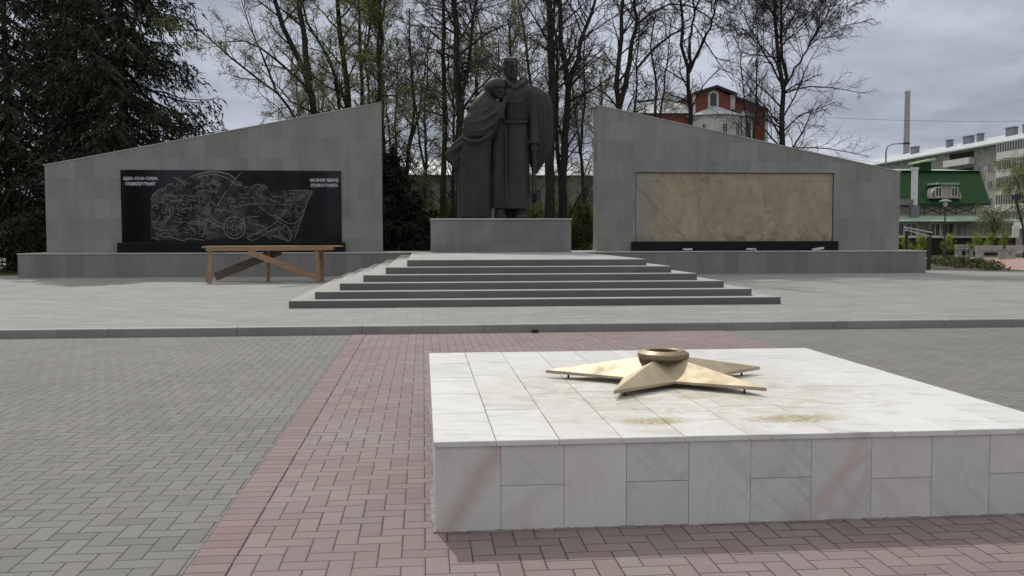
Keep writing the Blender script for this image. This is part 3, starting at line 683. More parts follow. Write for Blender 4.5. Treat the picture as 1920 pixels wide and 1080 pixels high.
g.tube(rt([(950, 150, -.05), (957, 160, -.28), (966, 166, -.36), (976, 158, -.28), (984, 153, -.05)]), [.09, .1, .07, .1, .09], 8)  # turned collar
g.tube(rt([(975, 150, .0), (985, 150, .05), (990, 158, .05)]), [.1, .12, .08], 8)
g.tube(rt([(960, 162, -.34), (968, 185, -.37), (969, 225, -.33)]), .03, 5)
g.tube(rt([(945, 190, -.3), (960, 192, -.37), (990, 190, -.36)]), .02, 5)
# hanging arm with cuff
g.tube(rt([(990, 168, .1), (996, 180, .06), (998.5, 205, .02), (1000.5, 232, -.03), (1001.5, 255, -.12), (1001, 271, -.18)]), [.17, .2, .185, .175, .165, .17], 14)
g.tube(rt([(1001.5, 262, -.14), (1001, 271, -.18)]), [.185, .19], 14)
# hand: palm, four curled fingers, thumb
g.tube(rt([(1001, 270, -.18), (1002.5, 280, -.22)]), [.095, .1], 10)
for q in range(4):
    dy = -.31+.055*q; Lq = (1, 1.12, 1.08, .9)[q]
    g.tube(rt([(1005.5-q*.2, 277, dy), (1006.8, 281*1.0+.6*Lq, dy-.01), (1004.5, 284.5+1.2*Lq, dy-.01), (1001, 285+1.0*Lq, dy)]), [.034, .033, .03, .026], 7)
g.tube(rt([(998.5, 274, -.27), (997.5, 279, -.34), (999.8, 283, -.36)]), [.04, .036, .03], 7)
g.loft([ring(408.5, 934, 990, .38, .16), ring(384, 934, 990, .38, .16)][::-1])   # added block behind the boots, stands for dark shade under the hem
# boots
for bx, dy in ((938, -.02), (976, .0)):
    g.loft([ring(408.5, bx-11, bx+11, dy-.14, .30), ring(404, bx-11, bx+11, dy-.13, .29), ring(400, bx-9.5, bx+9.5, dy-.05, .22), ring(385, bx-9.5, bx+9.5, dy+.02, .18)][::-1])
# neck and head turned to the right
g.loft([ring(160, 950, 972, .08, .2), ring(140, 951, 969, .06, .19)][::-1])
g.loft([ring(149, 957, 967, -.12, .09, tw=-.2), ring(146.5, 953, 969, -.08, .17, tw=-.2), ring(142, 949, 970.5, -.02, .24, tw=-.25), ring(136, 946, 971.5, .02, .29, tw=-.3), ring(129, 944, 971.5, .04, .31, tw=-.3), ring(124, 943.5, 971, .05, .32, tw=-.3),
        ring(119, 943, 972, .05, .34, tw=-.3), ring(115, 943.5, 971.5, .07, .33, tw=-.3), ring(112, 945, 970, .09, .30, tw=-.2), ring(109.3, 948, 967.5, .1, .24), ring(107.4, 951.5, 964.5, .1, .16), ring(106.4, 955, 961, .1, .08)][::-1])
g.tube(rt([(953, 121.5, -.30), (960, 120.8, -.36), (970, 121.5, -.28)]), [.035, .05, .035], 7)      # brow
g.tube(rt([(963.8, 122, -.34), (964.8, 128, -.38), (965.6, 132, -.41)]), [.03, .035, .05], 7)   # nose
g.tube(rt([(960.5, 137.2, -.33), (965, 136.6, -.36), (968.5, 137.2, -.30)]), [.02, .03, .02], 6)         # lips
g.tube(rt([(960.5, 139.2, -.32), (965, 139.4, -.345), (968, 139.2, -.30)]), [.018, .026, .018], 6)
g.tube(rt([(962, 145.5, -.27), (966, 145.5, -.27)]), [.06, .055], 7)           # chin
g.tube(rt([(955, 131, -.25), (958, 134, -.28)]), [.06, .05], 7); g.tube(rt([(969.5, 131, -.22), (969, 134, -.24)]), [.05, .045], 7)
g.tube(rt([(945.2, 124, -.1), (944.8, 128, -.12), (946.3, 132, -.12)]), [.035, .05, .03], 7)    # ear
for q in range(7):   # swept hair
    x0 = 947+q*3.2; g.tube(rt([(x0, 117.5, -.28+.02*abs(q-3)), (x0+.8, 111, -.22), (x0+2.4, 107.8, -.02)]), [.04, .06, .04], 6)
sol = finish(g, 'soldier_figure', sr, .021)
# cape blown out behind his shoulder
g = MB()
g.loft([ring(325, 1004, 1009, .30, .06), ring(318, 1000, 1013, .30, .14), ring(309, 996, 1019.5, .30, .20), ring(297, 992, 1028, .30, .24, .03, 5), ring(283, 988, 1035, .30, .27, .03, 5), ring(262, 985, 1038.5, .30, .29, .03, 5), ring(240, 982, 1039.5, .30, .30, .03, 5),
        ring(215, 980, 1039, .30, .30, .03, 5), ring(198, 978, 1038, .29, .29), ring(183, 976, 1035.5, .28, .27), ring(172, 974, 1028.5, .27, .23), ring(165, 970, 1018, .26, .16), ring(160, 972, 1006, .22, .12)][::-1])
g.tube(rt([(1014, 175, .02), (1021, 210, .02), (1020, 260, .05), (1012, 300, .12)]), [.02, .05, .05, .02], 7)
finish(g, 'cape', sr)
# submachine gun held muzzle down
g = MB()
g.beam(S(1002, 277, -.27), S(1001.5, 330, -.27), .09, .13, (0,1,0)); g.beam(S(1001.5, 328, -.27), S(1001, 362, -.27), .10, .22, (0,1,0)); g.beam(S(1003, 290, -.27), S(1006, 307, -.30), .07, .1, (0,1,0))
g.build('rifle', 'bronze', sr)
# woman: scarf, shawl, long skirt
g = MB()
g.loft([ring(409, 858, 921, -.05, .48, .09, 11, .5), ring(380, 857.5, 921, -.05, .46, .09, 11, .5), ring(350, 857, 921, -.05, .44, .085, 11, .5), ring(320, 858, 921, -.05, .43, .08, 11, .5), ring(290, 861, 921.5, -.06, .42, .07, 11, .5),
        ring(268, 866, 922, -.06, .41, .05, 11, .5), ring(262, 866, 923, -.08, .43), ring(257, 865, 926, -.10, .50), ring(250, 866, 930, -.12, .53), ring(238, 867, 936, -.14, .54), ring(224, 869, 939, -.14, .52), ring(212, 877, 941.5, -.12, .50),
        ring(203, 878, 941.5, -.10, .47), ring(193, 884, 935, -.06, .43), ring(185, 890, 928, -.02, .37), ring(178, 899, 922, .0, .32), ring(172, 906, 917, .0, .25)][::-1])
g.tube(rt([(869, 226, -.3), (885, 230, -.60), (905, 226, -.66), (925, 214, -.64), (939, 200, -.46)]), [.04, .06, .07, .06, .05], 8)
g.tube(rt([(866, 240, -.3), (885, 246, -.60), (908, 243, -.66), (928, 230, -.62), (938, 216, -.46)]), [.04, .06, .06, .06, .05], 8)
g.tube(rt([(866, 256, -.3), (880, 264, -.55), (897, 265, -.62), (912, 258, -.62), (926, 246, -.52)]), [.05, .07, .08, .07, .05], 8)
g.tube(rt([(880, 207, -.3), (893, 212, -.55), (910, 208, -.60), (925, 196, -.52)]), [.04, .06, .06, .04], 8)
g.tube(rt([(874, 205, -.05), (883, 200, -.1), (895, 196, -.3), (908, 190, -.42)]), [.08, .1, .09, .05], 8)
g.tube(rt([(881, 193, .0), (886, 190, -.1), (897, 186, -.28)]), [.05, .09, .06], 8)
# bent arm under the shawl reaching his chest, hand on the coat
g.tube(rt([(930, 193, -.25), (936, 203, -.34), (937, 218, -.42)]), [.16, .18, .17], 12)
g.tube(rt([(938, 222, -.44), (941, 205, -.45), (946, 190, -.42)]), [.15, .11, .085], 10)
for q in range(4): g.tube(rt([(944.6+q*1.3, 190, -.43), (945+q*1.5, 185-(0,1,1,0)[q], -.44), (945.6+q*1.5, 181.5-(0,1.5,1,-.5)[q], -.40)]), [.036, .033, .028], 7)
g.tube(rt([(948.5, 191, -.42), (951, 188, -.42), (952, 185, -.40)]), [.036, .034, .028], 7)
# head bowed on to his chest: face then scarf
g.loft([ring(189, 933, 942, -.26, .07), ring(184, 928, 944.5, -.22, .15), ring(177, 923, 946, -.18, .21), ring(169, 919, 947, -.14, .25), ring(160, 916, 947, -.1, .25), ring(154, 922, 942, -.1, .2)][::-1])
g.loft([ring(182, 908, 921, .0, .2), ring(174, 908, 926, -.02, .27), ring(168.5, 907.5, 943, -.06, .34), ring(166, 907, 949.5, -.08, .38), ring(161, 908, 950, -.08, .38), ring(155.5, 911.5, 948, -.08, .34), ring(151, 916, 944, -.08, .27), ring(148, 922, 937, -.08, .14)][::-1])
g.tube(rt([(940, 171, -.42), (942.5, 176, -.44), (943, 178, -.44)]), [.025, .03, .04], 6); g.tube(rt([(931, 169.5, -.42), (938, 169, -.44), (944, 170.5, -.38)]), .03, 6)
g.tube(rt([(938, 182, -.38), (942, 182, -.38)]), .025, 6)
# skirt folds and the blown tail of the shawl
for q in range(8):
    x0 = 867+q*6.6; g.tube(rt([(x0+1.5, 278, -.44), (x0, 330, -.46), (x0-1.2, 407, -.49)]), [.025, .05, .06], 6)
wom = finish(g, 'woman_figure', sr, .021)
g = MB()
def pris(g, pts, y0, y1):
    P = [S(a, b) for a, b in pts]; g.prism([(p[0], p[2]) for p in P][::-1], SY+y0, SY+y1)
pris(g, [(872, 250), (850, 268), (833, 289), (843, 305), (853.5, 319.5), (866, 306), (884, 298), (888, 268)], -.16, .12)
pris(g, [(866, 306), (850, 326), (855.5, 352), (864, 345), (880, 310)], -.1, .1)
g.tube(rt([(885, 258, -.2), (860, 275, -.2), (838, 291, -.12)]), [.08, .07, .04], 7); g.tube(rt([(880, 275, -.2), (862, 292, -.2), (850, 311, -.1)]), [.07, .06, .04], 7)
finish(g, 'blown_shawl', sr, .04)
# ------------------------------------------------------------------ marble slab and brass star
SX0, SX1, SY0, SY1, SH = .046, 3.718, 4.932, 8.738, .501
slab = empty('marble_slab', (SX0, SY0, 0), 'low white marble slab with grey veined tiles under the brass star', 'slab')
g = MB(); g.box(SX0+.028, SX1-.028, SY0+.028, SY1-.028, -.01, SH-.024); g.build('core', 'grout', slab)
jx = [SX0+.012, .41, .755, 1.10, 1.45, 1.80, 2.15, 2.50, 2.855, 3.20, 3.55, SX1-.012]
g = MB(); rs_ = random.Random(5)
for i in range(len(jx)-1):
    a, b = jx[i]+.0012, jx[i+1]-.0012; dy = rs_.uniform(-.0015, .0015)
    parts = [(.004, SH-.031)] if i % 2 == 0 else [(.004, .243+rs_.uniform(-.012, .012))]
    if i % 2: parts = [(parts[0][0], parts[0][1]-.0015), (parts[0][1]+.0015, SH-.031)]
    for z0, z1 in parts:
        g.box(a, b, SY0+.012+dy, SY0+.03, z0, z1); g.box(a, b, SY1-.03, SY1-.012, z0, z1)
jy = [SY0+.031+(SY1-SY0-.062)*i/11 for i in range(12)]
for i in range(11):
    for z0, z1 in ([(.004, SH-.031)] if i % 2 else [(.004, .245), (.2475, SH-.031)]):
        g.box(SX0+.012, SX0+.0285, jy[i]+.001, jy[i+1]-.001, z0, z1); g.box(SX1-.0285, SX1-.012, jy[i]+.001, jy[i+1]-.001, z0, z1)
g.build('side_tile', 'marble_side', slab)
tx = [SX0, .385, .73, 1.075, 1.425, 1.785, 1.915, 2.275, 2.63, 2.985, 3.35, SX1]
ty = [SY0, 5.73, 6.45, 7.19, 8.01, SY1]
g = MB()
for i in range(len(tx)-1):
    for j in range(len(ty)-1):
        o1 = (0 if j == 0 else rs_.uniform(-.012, .012)+(.10 if i % 4 == 2 else 0)); o2 = 0
        ya = ty[j]+(0 if j == 0 else [0, .09, -.05, .0, -.11, .0, .06, -.04, .08, 0, -.05][i]); yb = ty[j+1]+(0 if j == len(ty)-2 else [0, .09, -.05, .0, -.11, .0, .06, -.04, .08, 0, -.05][i])
        dz = rs_.uniform(-.0012, .0012)
        g.bbox(tx[i]+.0022, tx[i+1]-.0022, ya+.0022, yb-.0022, SH-.029, SH+dz, .003)
g.build('top_tile', 'marble_top', slab)
g = MB(); rs2 = random.Random(9)      # smeared mortar along the foot of the slab
def smear(horizontal, n_):
    L_ = (SX1-SX0) if horizontal else (SY1-SY0); w0 = .012; vs = []
    for i in range(n_+1):
        w0 = min(.030, max(.003, w0+rs2.uniform(-.006, .006))) if not horizontal else min(.014, max(.001, w0+rs2.uniform(-.004, .004)))
        t_ = L_*i/n_; h_ = .007+rs2.uniform(0, .006)
        if horizontal: vs += [(SX0+t_, SY0+.0118, h_), (SX0+t_, SY0+.012-w0, .0065)]
        else: vs += [(SX0+.0118, SY0+t_, h_+.006), (SX0+.012-w0, SY0+t_, .0085)]
    g.add(vs, [(2*i, 2*i+1, 2*i+3, 2*i+2) for i in range(n_)])
smear(True, 170); smear(False, 170)
g.build('mortar_smear', 'mortar_light', slab)

CX, CY, RS = 1.80, 6.84, .905
star = empty('brass_star', (CX, CY, SH), 'five-pointed weathered brass star with a burner ring at its centre', 'eternal flame star')
ri = RS*.382
g = MB(); ZT = .557; ZP = .712
outer = []
for k in range(5):
    a = math.radians(-126+72*k); outer.append((CX+RS*math.cos(a), CY+RS*math.sin(a), 1, a)); a2 = a+math.radians(36)
    outer.append((CX+ri*math.cos(a2), CY+ri*math.sin(a2), 0, a2))
vs = [(CX, CY, ZP)]+[(x, y, ZT+(.004 if t else -.004)) for x, y, t, a in outer]+[(x, y, ZT-.022) for x, y, t, a in outer]+[(CX, CY, ZP-.03)]
fs = []
for i in range(10):
    j = (i+1) % 10; fs += [(0, 1+i, 1+j), (1+i, 11+i, 11+j, 1+j), (21, 11+j, 11+i)]
g.add(vs, fs); sb = g.build('star_plate', 'brass', star)
bv = sb.modifiers.new('b', 'BEVEL'); bv.width = .004; bv.segments = 2
for p in sb.data.polygons: p.use_smooth = False
g = MB(); g.lathe((CX, CY, 0), [(.10, .60), (.135, .625), (.165, .665), (.186, .678), (.192, .688), (.193, .712), (.189, .720), (.150, .742), (.124, .740), (.115, .733), (.1145, .722)], 56)
g.build('burner_ring', 'brass_dark', star)
g = MB(); g.lathe((CX, CY, 0), [(.1145, .7222), (.113, .665)], 32); g.lathe((CX, CY, 0), [(.112, .665), (.04, .655), (.001, .655)], 24); g.lathe((CX, CY, 0), [(.035, .655), (.035, .698), (.022, .703), (.001, .703)], 16); g.build('burner', 'burner_black', star)  # ring interior and burner coloured plain black
for k in range(5):
    a = math.radians(-126+72*k); g = MB(); x, y = CX+RS*.80*math.cos(a), CY+RS*.80*math.sin(a)
    g.tube([(x, y, SH), (x, y, ZT-.015)], .008, 8); g.tube([(x, y, SH), (x, y, SH+.004)], .014, 8); g.build('foot', 'rust', star)
g = MB()
px = on(1006, 627, 0); g.lathe((px[0], KY-.09, 0), [(.001, .0), (.05, .002), (.062, .03), (.045, .058), (.001, .07)], 7); pb = g.build('stone', 'bark'); recentre(pb, (px[0], KY-.09, 0)); tag(pb, 'small dark stone lying against the kerb', 'stone')

# ------------------------------------------------------------------ carpenter's trestle table
tb = empty('trestle_table', (-4.8, 30.5, KH), 'rough pine trestle table with crossed braces in front of the left plinth', 'table')
g = MB()
for i in range(4): g.beam((-6.93+.05*(i % 2), 30.12+.21*i, 1.265+.004*i), (-2.66+.07*(i % 3)-.03*i, 30.12+.21*i, 1.285), .2, .045)
g.build('tabletop', 'wood', tb)
g = MB(); g.beam((-6.80, 30.04, 1.19), (-2.85, 30.04, 1.21), .035, .10); g.build('apron', 'wood', tb)
g = MB(); g.beam((-6.80, 30.80, 1.19), (-2.85, 30.80, 1.21), .035, .12); g.build('apron', 'wood_dark', tb)
def leg(x0, x1, y, lab=None, w=.13):
    g = MB(); g.beam((x0, y, KH), (x1, y, 1.24), w, .05, (0, 1, 0)); g.build('leg', 'wood', tb)
leg(-6.72, -6.66, 30.08); leg(-6.92, -6.80, 30.72); leg(-3.30, -3.40, 30.08); leg(-3.28, -3.30, 30.74); leg(-5.02, -4.98, 30.78, w=.10)
g = MB(); g.beam((-5.50, 30.0, 1.12), (-3.25, 30.02, .24), .045, .18); g.build('brace', 'wood', tb)
g = MB(); g.beam((-6.70, 30.84, .30), (-4.62, 30.86, 1.14), .035, .27); g.build('brace', 'wood_dark', tb)
g = MB(); g.beam((-4.72, 30.5, 1.15), (-4.0, 30.5, 1.17), .5, .03); g.build('shelf_board', 'wood_dark', tb)

# ------------------------------------------------------------------ vegetation machinery
def build_np(name, V, quads, tris, mats, qi=None, ti=None, parent=None, smooth=False):
    me = bpy.data.meshes.new(name); V = np.asarray(V, float).reshape(-1, 3)-np.array(root_loc(parent))
    quads = np.asarray(quads, int).reshape(-1, 4); tris = np.asarray(tris, int).reshape(-1, 3)
    me.vertices.add(len(V)); me.vertices.foreach_set('co', V.ravel())
    me.loops.add(len(quads)*4+len(tris)*3); me.loops.foreach_set('vertex_index', np.concatenate([quads.ravel(), tris.ravel()]))
    me.polygons.add(len(quads)+len(tris))
    st = np.concatenate([np.arange(len(quads))*4, len(quads)*4+np.arange(len(tris))*3]); me.polygons.foreach_set('loop_start', st)
    for m in mats: me.materials.append(MT[m])
    mi = np.concatenate([np.full(len(quads), 0) if qi is None else qi, np.full(len(tris), min(1, len(mats)-1)) if ti is None else ti])
    me.polygons.foreach_set('material_index', mi.astype(int)); me.update(calc_edges=True)
    if smooth: me.polygons.foreach_set('use_smooth', [True]*len(me.polygons))
    o = bpy.data.objects.new(name, me); col.objects.link(o)
    if parent: o.parent = parent
    return o
def nrm(a): return a/(np.linalg.norm(a, axis=-1, keepdims=True)+1e-9)
def tubes(P, r0, r1, n, pw=1.0):
    N, k, _ = P.shape; T = np.empty_like(P); T[:, 1:-1] = P[:, 2:]-P[:, :-2]; T[:, 0] = P[:, 1]-P[:, 0]; T[:, -1] = P[:, -1]-P[:, -2]; T = nrm(T)
    ref = np.where(np.abs(T[:, :1, :1]) < .75, np.array([1., 0, 0]), np.array([0, 1., 0]))
    A = nrm(np.cross(T, np.broadcast_to(ref, T.shape))); B = np.cross(T, A)
    th = 2*PI*np.arange(n)/n; s = np.linspace(0, 1, k)**pw
    R = r0[:, None]*(1-s)+r1[:, None]*s
    V = P[:, :, None]+R[:, :, None, None]*(A[:, :, None]*np.cos(th)[None, None, :, None]+B[:, :, None]*np.sin(th)[None, None, :, None])
    base = (np.arange(N)*k*n)[:, None, None]+(np.arange(k-1)*n)[None, :, None]; kk = np.arange(n)[None, None, :]; k2 = (kk+1) % n
    Q = np.stack([base+kk, base+k2, base+n+k2, base+n+kk], -1).reshape(-1, 4)
    return V.reshape(-1, 3), Q
def kids(rs, P, L, r, m, t0, t1, ang, lf, up=.2, wander=.25, droop=0., k=5, dirs=None, rr=.5, flat=1.0):
    N, kp, _ = P.shape
    t = t0+(t1-t0)*(np.arange(m)[None]+rs.rand(N, m))/m
    f = t*(kp-1); i = np.minimum(f.astype(int), kp-2); fr = (f-i)[..., None]; ar = np.arange(N)[:, None]
    p = P[ar, i]*(1-fr)+P[ar, i+1]*fr; pd = nrm(P[ar, i+1]-P[ar, i])
    rnd = rs.normal(size=(N, m, 3)); rnd[..., 2] *= flat; perp = nrm(rnd-(rnd*pd).sum(-1, keepdims=True)*pd)
    a = np.radians(ang+rs.normal(size=(N, m, 1))*10); d = nrm(np.cos(a)*pd+np.sin(a)*perp+np.array([0, 0, up]))
    LL = L[:, None]*lf*(1-.55*t)*(.55+.6*rs.rand(N, m)); ra = np.minimum(r[:, None]*(1-.6*t)*rr, 1)
    M = N*m; d = d.reshape(M, 3); p = p.reshape(M, 3); LL = LL.reshape(M); ra = ra.reshape(M)
    out = [p]; q = p; dd = d
    for s in range(k-1):
        dd = nrm(dd+rs.normal(size=(M, 3))*wander*.5+np.array([0, 0, -droop])); q = q+dd*(LL/(k-1))[:, None]; out.append(q)
    return np.stack(out, 1), LL, ra
def resample(pts, k):
    pts = np.array(pts, float); d = np.r_[0, np.cumsum(np.linalg.norm(np.diff(pts, axis=0), axis=1))]; s = np.linspace(0, d[-1], k)
    return np.stack([np.interp(s, d, pts[:, i]) for i in range(3)], 1), d[-1]
def leaves(rs, P, per, size, spread=.1):
    # small leaf pairs near the ends of twigs
    N, k, _ = P.shape; t = .35+.65*rs.rand(N, per); f = t*(k-1); i = np.minimum(f.astype(int), k-2); fr = (f-i)[..., None]; ar = np.arange(N)[:, None]
    c = (P[ar, i]*(1-fr)+P[ar, i+1]*fr).reshape(-1, 3)+rs.normal(size=(N*per, 3))*spread; M = len(c)
    a = nrm(rs.normal(size=(M, 3))); b = nrm(np.cross(a, rs.normal(size=(M, 3)))); s = (size*(.6+.8*rs.rand(M)))[:, None]
    V = np.stack([c-a*s, c+b*s*.45, c+a*s, c-b*s*.45], 1); return V.reshape(-1, 3), np.arange(M*4).reshape(-1, 4)
def make_tree(seed, base, stems, radii, label, n1=16, l1=3.0, n2=9, n3=7, leaf=0, leafsize=.05, bark='bark', twig='twig', budm='bud', t0=.15, ang1=55, up1=.25, droop1=-.02, droop2=.03, name='bare_tree', group=None, cat='tree', lf2=.5, lf3=.45, tw=.0075, wander=.3, dens=None, limbs=()):
    rs = np.random.RandomState(seed)
    root = empty(name, base, label, cat, group)
    V = []; Q = []; off = 0; vp = []; K = 16
    S_ = []; Ls = []; R_ = []
    for pts, r in zip(stems, radii):
        P, L = resample(pts, K); P[1:] += rs.normal(size=(K-1, 3))*.035*np.array([1, 1, .2]); S_.append(P); Ls.append(L); R_.append(r)
    S_ = np.array(S_); Ls = np.array(Ls); R_ = np.array(R_, float)
    v, q = tubes(S_, R_, R_*.22, 10, .9)
    if len(S_) > 3 and name == 'shrub':      # all stems of a shrub grow out of one root point
        v = v.reshape(len(S_), -1, 3); v[:, :10] = np.array(S_[0][0]); v = v.reshape(-1, 3)
    V.append(v); Q.append(q); off = len(v)
    P1, L1, r1 = kids(rs, S_, np.full(len(S_), l1/.75), R_*.9, n1, t0, 1.0, ang1, 1.0, up1, wander, droop1, k=7, rr=.36, flat=.5)
    if len(limbs):
        X = np.array([resample(p, 7)[0] for p, _ in limbs]); P1 = np.concatenate([P1, X]); L1 = np.r_[L1, [max(2., np.linalg.norm(x[-1]-x[0])) for x in X]]; r1 = np.r_[r1, [r for _, r in limbs]]
    # root flare of the bole
    v, q = tubes(P1, r1, r1*.0+.012, 6); V.append(v); Q.append(q+off); off += len(v)
    to = build_np('trunk', np.concatenate(V), np.concatenate(Q), [], [bark], parent=root, smooth=True)
    if name == 'shrub':
        import bmesh
        bm = bmesh.new(); bm.from_mesh(to.data); bmesh.ops.remove_doubles(bm, verts=bm.verts, dist=.0004); bm.to_mesh(to.data); bm.free()
    P2, L2, r2 = kids(rs, P1, L1, r1, n2, .12, 1.0, 48, lf2, .12, wander, droop2, k=5, rr=.5)
    r2 = np.clip(r2, tw*1.3, .035)
    P3, L3, r3 = kids(rs, P2, L2, r2, n3, .1, 1.0, 45, lf3*1.6, .05, wander, droop2, k=4, rr=.5)
    V = []; Q = []; v, q = tubes(P2, r2, np.full(len(r2), tw), 4); V.append(v); Q.append(q); off = len(v)
    L3 = np.maximum(L3, .15); v, q = tubes(P3, np.full(len(L3), tw), np.full(len(L3), tw*.55), 3); V.append(v); Q.append(q+off); off += len(v); nq = sum(len(x) for x in Q)
    qi = np.zeros(nq, int)
    if leaf:
        v, q = leaves(rs, P3, leaf, leafsize); V.append(v); Q.append(q+off); qi = np.r_[qi, np.ones(len(q), int)]
    build_np('crown', np.concatenate(V), np.concatenate(Q), [], [twig, budm], qi=qi, parent=root)
    return root
def pxs(pts, Y, ys=0.0, rs=None):   # measured stem points -> world, with a little depth wander
    out = []
    for i, (a, b) in enumerate(pts):
        out.append(at(a, b, Y+ys*i))
    return out
def stem(Y, base_x, pts, ys=0.0):
    g0 = at(base_x, 470, Y); P = [(g0[0], Y, -.05)]+pxs(pts, Y, ys)
    return P

# tree list --------------------------------------------------------
Y = 44
b0 = at(603, 470, Y)
make_tree(11, (b0[0], Y, 0), [stem(Y, 603, [(597, 300), (591, 207), (579, 148), (567, 127), (538, 68), (520, 20), (500, -80), (480, -190)]),
    pxs([(580, 150), (576, 104), (567, 53), (561, 0), (565, -120), (560, -260)], Y, .35),
    stem(Y-.3, 605, [(590, 300), (555, 219), (517, 170), (449, 124), (419, 95), (370, 55)], -.4)], [.24, .16, .12],
    'wide leafing tree with leaning stems beside the big spruce', n1=15, l1=3.0, n2=10, n3=9, leaf=3, leafsize=.04, bark='bark', twig='twig_green', budm='bud_pale', droop2=.0, t0=.3,
    limbs=[(pxs([(578, 166), (526, 118), (487, 89), (458, 77), (378, 80)], Y, .5), .075), (pxs([(517, 169), (490, 98), (464, 41), (450, -10)], Y, -.3), .06), (pxs([(573, 56), (550, 35), (514, 6), (470, -30)], Y, .3), .06),
           (pxs([(595, 215), (545, 190), (520, 160), (470, 110)], Y, .6), .05)])
Y = 46; b0 = at(645, 470, Y)
make_tree(12, (b0[0], Y, 0), [stem(Y, 637, [(637, 201), (634, 148), (612, 98), (579, 50), (560, -30)]), stem(Y+.4, 655, [(653, 198), (647, 118), (638, 59), (630, 0), (628, -120), (620, -240)])], [.17, .24],
    'twin-stemmed mossy tree with yellow-green buds behind the left wall top', n1=22, l1=2.4, leaf=3, leafsize=.045, bark='bark_moss', twig='twig_green', budm='bud', t0=.35)
Y = 48; b0 = at(678, 470, Y)
make_tree(13, (b0[0], Y, 0), [stem(Y, 678, [(678, 192), (677, 133), (675, 83), (672, 0), (665, -150)]), pxs([(677, 130), (690, 70), (700, 20), (715, -60)], Y, -.2)], [.17, .08], 'slim budding tree third from the right corner of the left wall', n1=20, l1=1.9, n2=9, n3=7, leaf=3, leafsize=.042, twig='twig_green', budm='bud', t0=.3)
Y = 45; b0 = at(712, 470, Y)
make_tree(14, (b0[0], Y, 0), [stem(Y, 712, [(710, 190), (712, 98), (717, 62), (712, 0), (708, -150)]), pxs([(716, 70), (704, 40), (700, 0), (690, -80)], Y, .2)], [.17, .08], 'mossy tree rising exactly at the high corner of the left wall', n1=22, l1=2.2, leaf=3, bark='bark_moss', twig='twig_green', budm='bud', t0=.25)
Y = 43; b0 = at(831, 470, Y)
make_tree(15, (b0[0], Y, 0), [stem(Y, 831, [(831, 408), (833, 330), (833, 189), (831, 133), (833, 67), (829, 0), (822, -140), (815, -260)])], [.17], 'slender mossy trunk just left of the mourning woman', n1=40, l1=2.9, n2=8, n3=7, leaf=2, leafsize=.035, bark='bark_moss', t0=.3, ang1=65, up1=.1, droop1=.03, droop2=.06)
Y = 42; b0 = at(864, 470, Y)
make_tree(16, (b0[0], Y, 0), [stem(Y, 866, [(864, 330), (862, 240), (860, 178), (856, 111), (855, 44), (851, 0), (846, -130), (842, -260)]), pxs([(861, 182), (873, 142), (884, 78), (893, 0), (905, -100)], Y, .15)], [.26, .12], 'stout dark trunk directly behind the mourning woman', n1=32, l1=3.2, n2=8, n3=7, leaf=0, t0=.35, ang1=62, up1=.2, droop2=.07,
    limbs=[(pxs([(864, 100), (911, 64), (944, 47), (980, 40)], Y, -.3), .06), (pxs([(866, 120), (900, 112), (925, 122), (940, 140)], Y, -.5), .05)])
Y = 58; b0 = at(1000, 470, Y)
make_tree(17, (b0[0], Y, 0), [stem(Y, 1004, [(1000, 250), (995, 155), (984, 67), (971, 0), (955, -120)])], [.17], 'thin far trunk seen between the soldier head and the straight trunk', n1=30, l1=3.4, n2=8, n3=6, t0=.35, tw=.009)
Y = 42; b0 = at(1031, 470, Y)
make_tree(18, (b0[0], Y, 0), [stem(Y, 1030, [(1030, 408), (1031, 300), (1033, 160), (1033, 89), (1029, 0), (1026, -140), (1024, -270)])], [.28], 'tall straight thick trunk behind the cape of the soldier', n1=36, l1=3.3, n2=8, n3=7, t0=.42, ang1=60, droop2=.08)
Y = 43; b0 = at(1056, 470, Y)
make_tree(19, (b0[0], Y, 0), [stem(Y, 1054, [(1054, 408), (1055, 345), (1062, 240), (1064, 160), (1055, 100), (1049, 44), (1049, 0), (1052, -140)]), pxs([(1065, 160), (1074, 132), (1087, 107), (1091, 73), (1104, 35), (1118, 0), (1140, -100)], Y, .2), pxs([(1057, 350), (1046, 310), (1045, 240), (1046, 150), (1042, 60), (1040, -60)], Y, .25)], [.25, .14, .11],
    'forked dark tree standing left of the right wall corner', n1=24, l1=3.2, n2=8, n3=7, t0=.3, droop2=.05,
    limbs=[(pxs([(1066, 410), (1085, 370), (1108, 345)], Y, -.3), .05), (pxs([(1062, 300), (1085, 270), (1112, 268)], Y, -.3), .045)])
Y = 43; b0 = at(1161, 470, Y)
make_tree(20, (b0[0], Y, 0), [stem(Y, 1160, [(1160, 204), (1160, 119), (1166, 30), (1166, 0), (1170, -150)]), pxs([(1161, 200), (1166, 178), (1181, 133), (1178, 104), (1193, 53), (1190, 0), (1200, -120)], Y, .2)], [.21, .15], 'two-stemmed tree behind the high corner of the right wall', n1=24, l1=3.0, n2=8, n3=7, t0=.4, droop2=.06)
Y = 45; b0 = at(1192, 470, Y)
make_tree(21, (b0[0], Y, 0), [stem(Y, 1190, [(1190, 207), (1193, 148), (1198, 74), (1200, 20)])], [.10], 'thin tree with long arching limbs left of the red house', n1=18, l1=2.4, n2=8, n3=7, t0=.4, droop2=.06,
    limbs=[(pxs([(1193, 130), (1225, 92), (1258, 65), (1305, 44), (1332, 98), (1376, 154)], Y, -.2), .07), (pxs([(1195, 44), (1246, 6), (1302, 12), (1347, 44), (1370, 90)], Y, .2), .06), (pxs([(1190, 190), (1215, 190), (1240, 185), (1290, 195)], Y, .2), .05)])
Y = 44; b0 = at(1293, 470, Y)
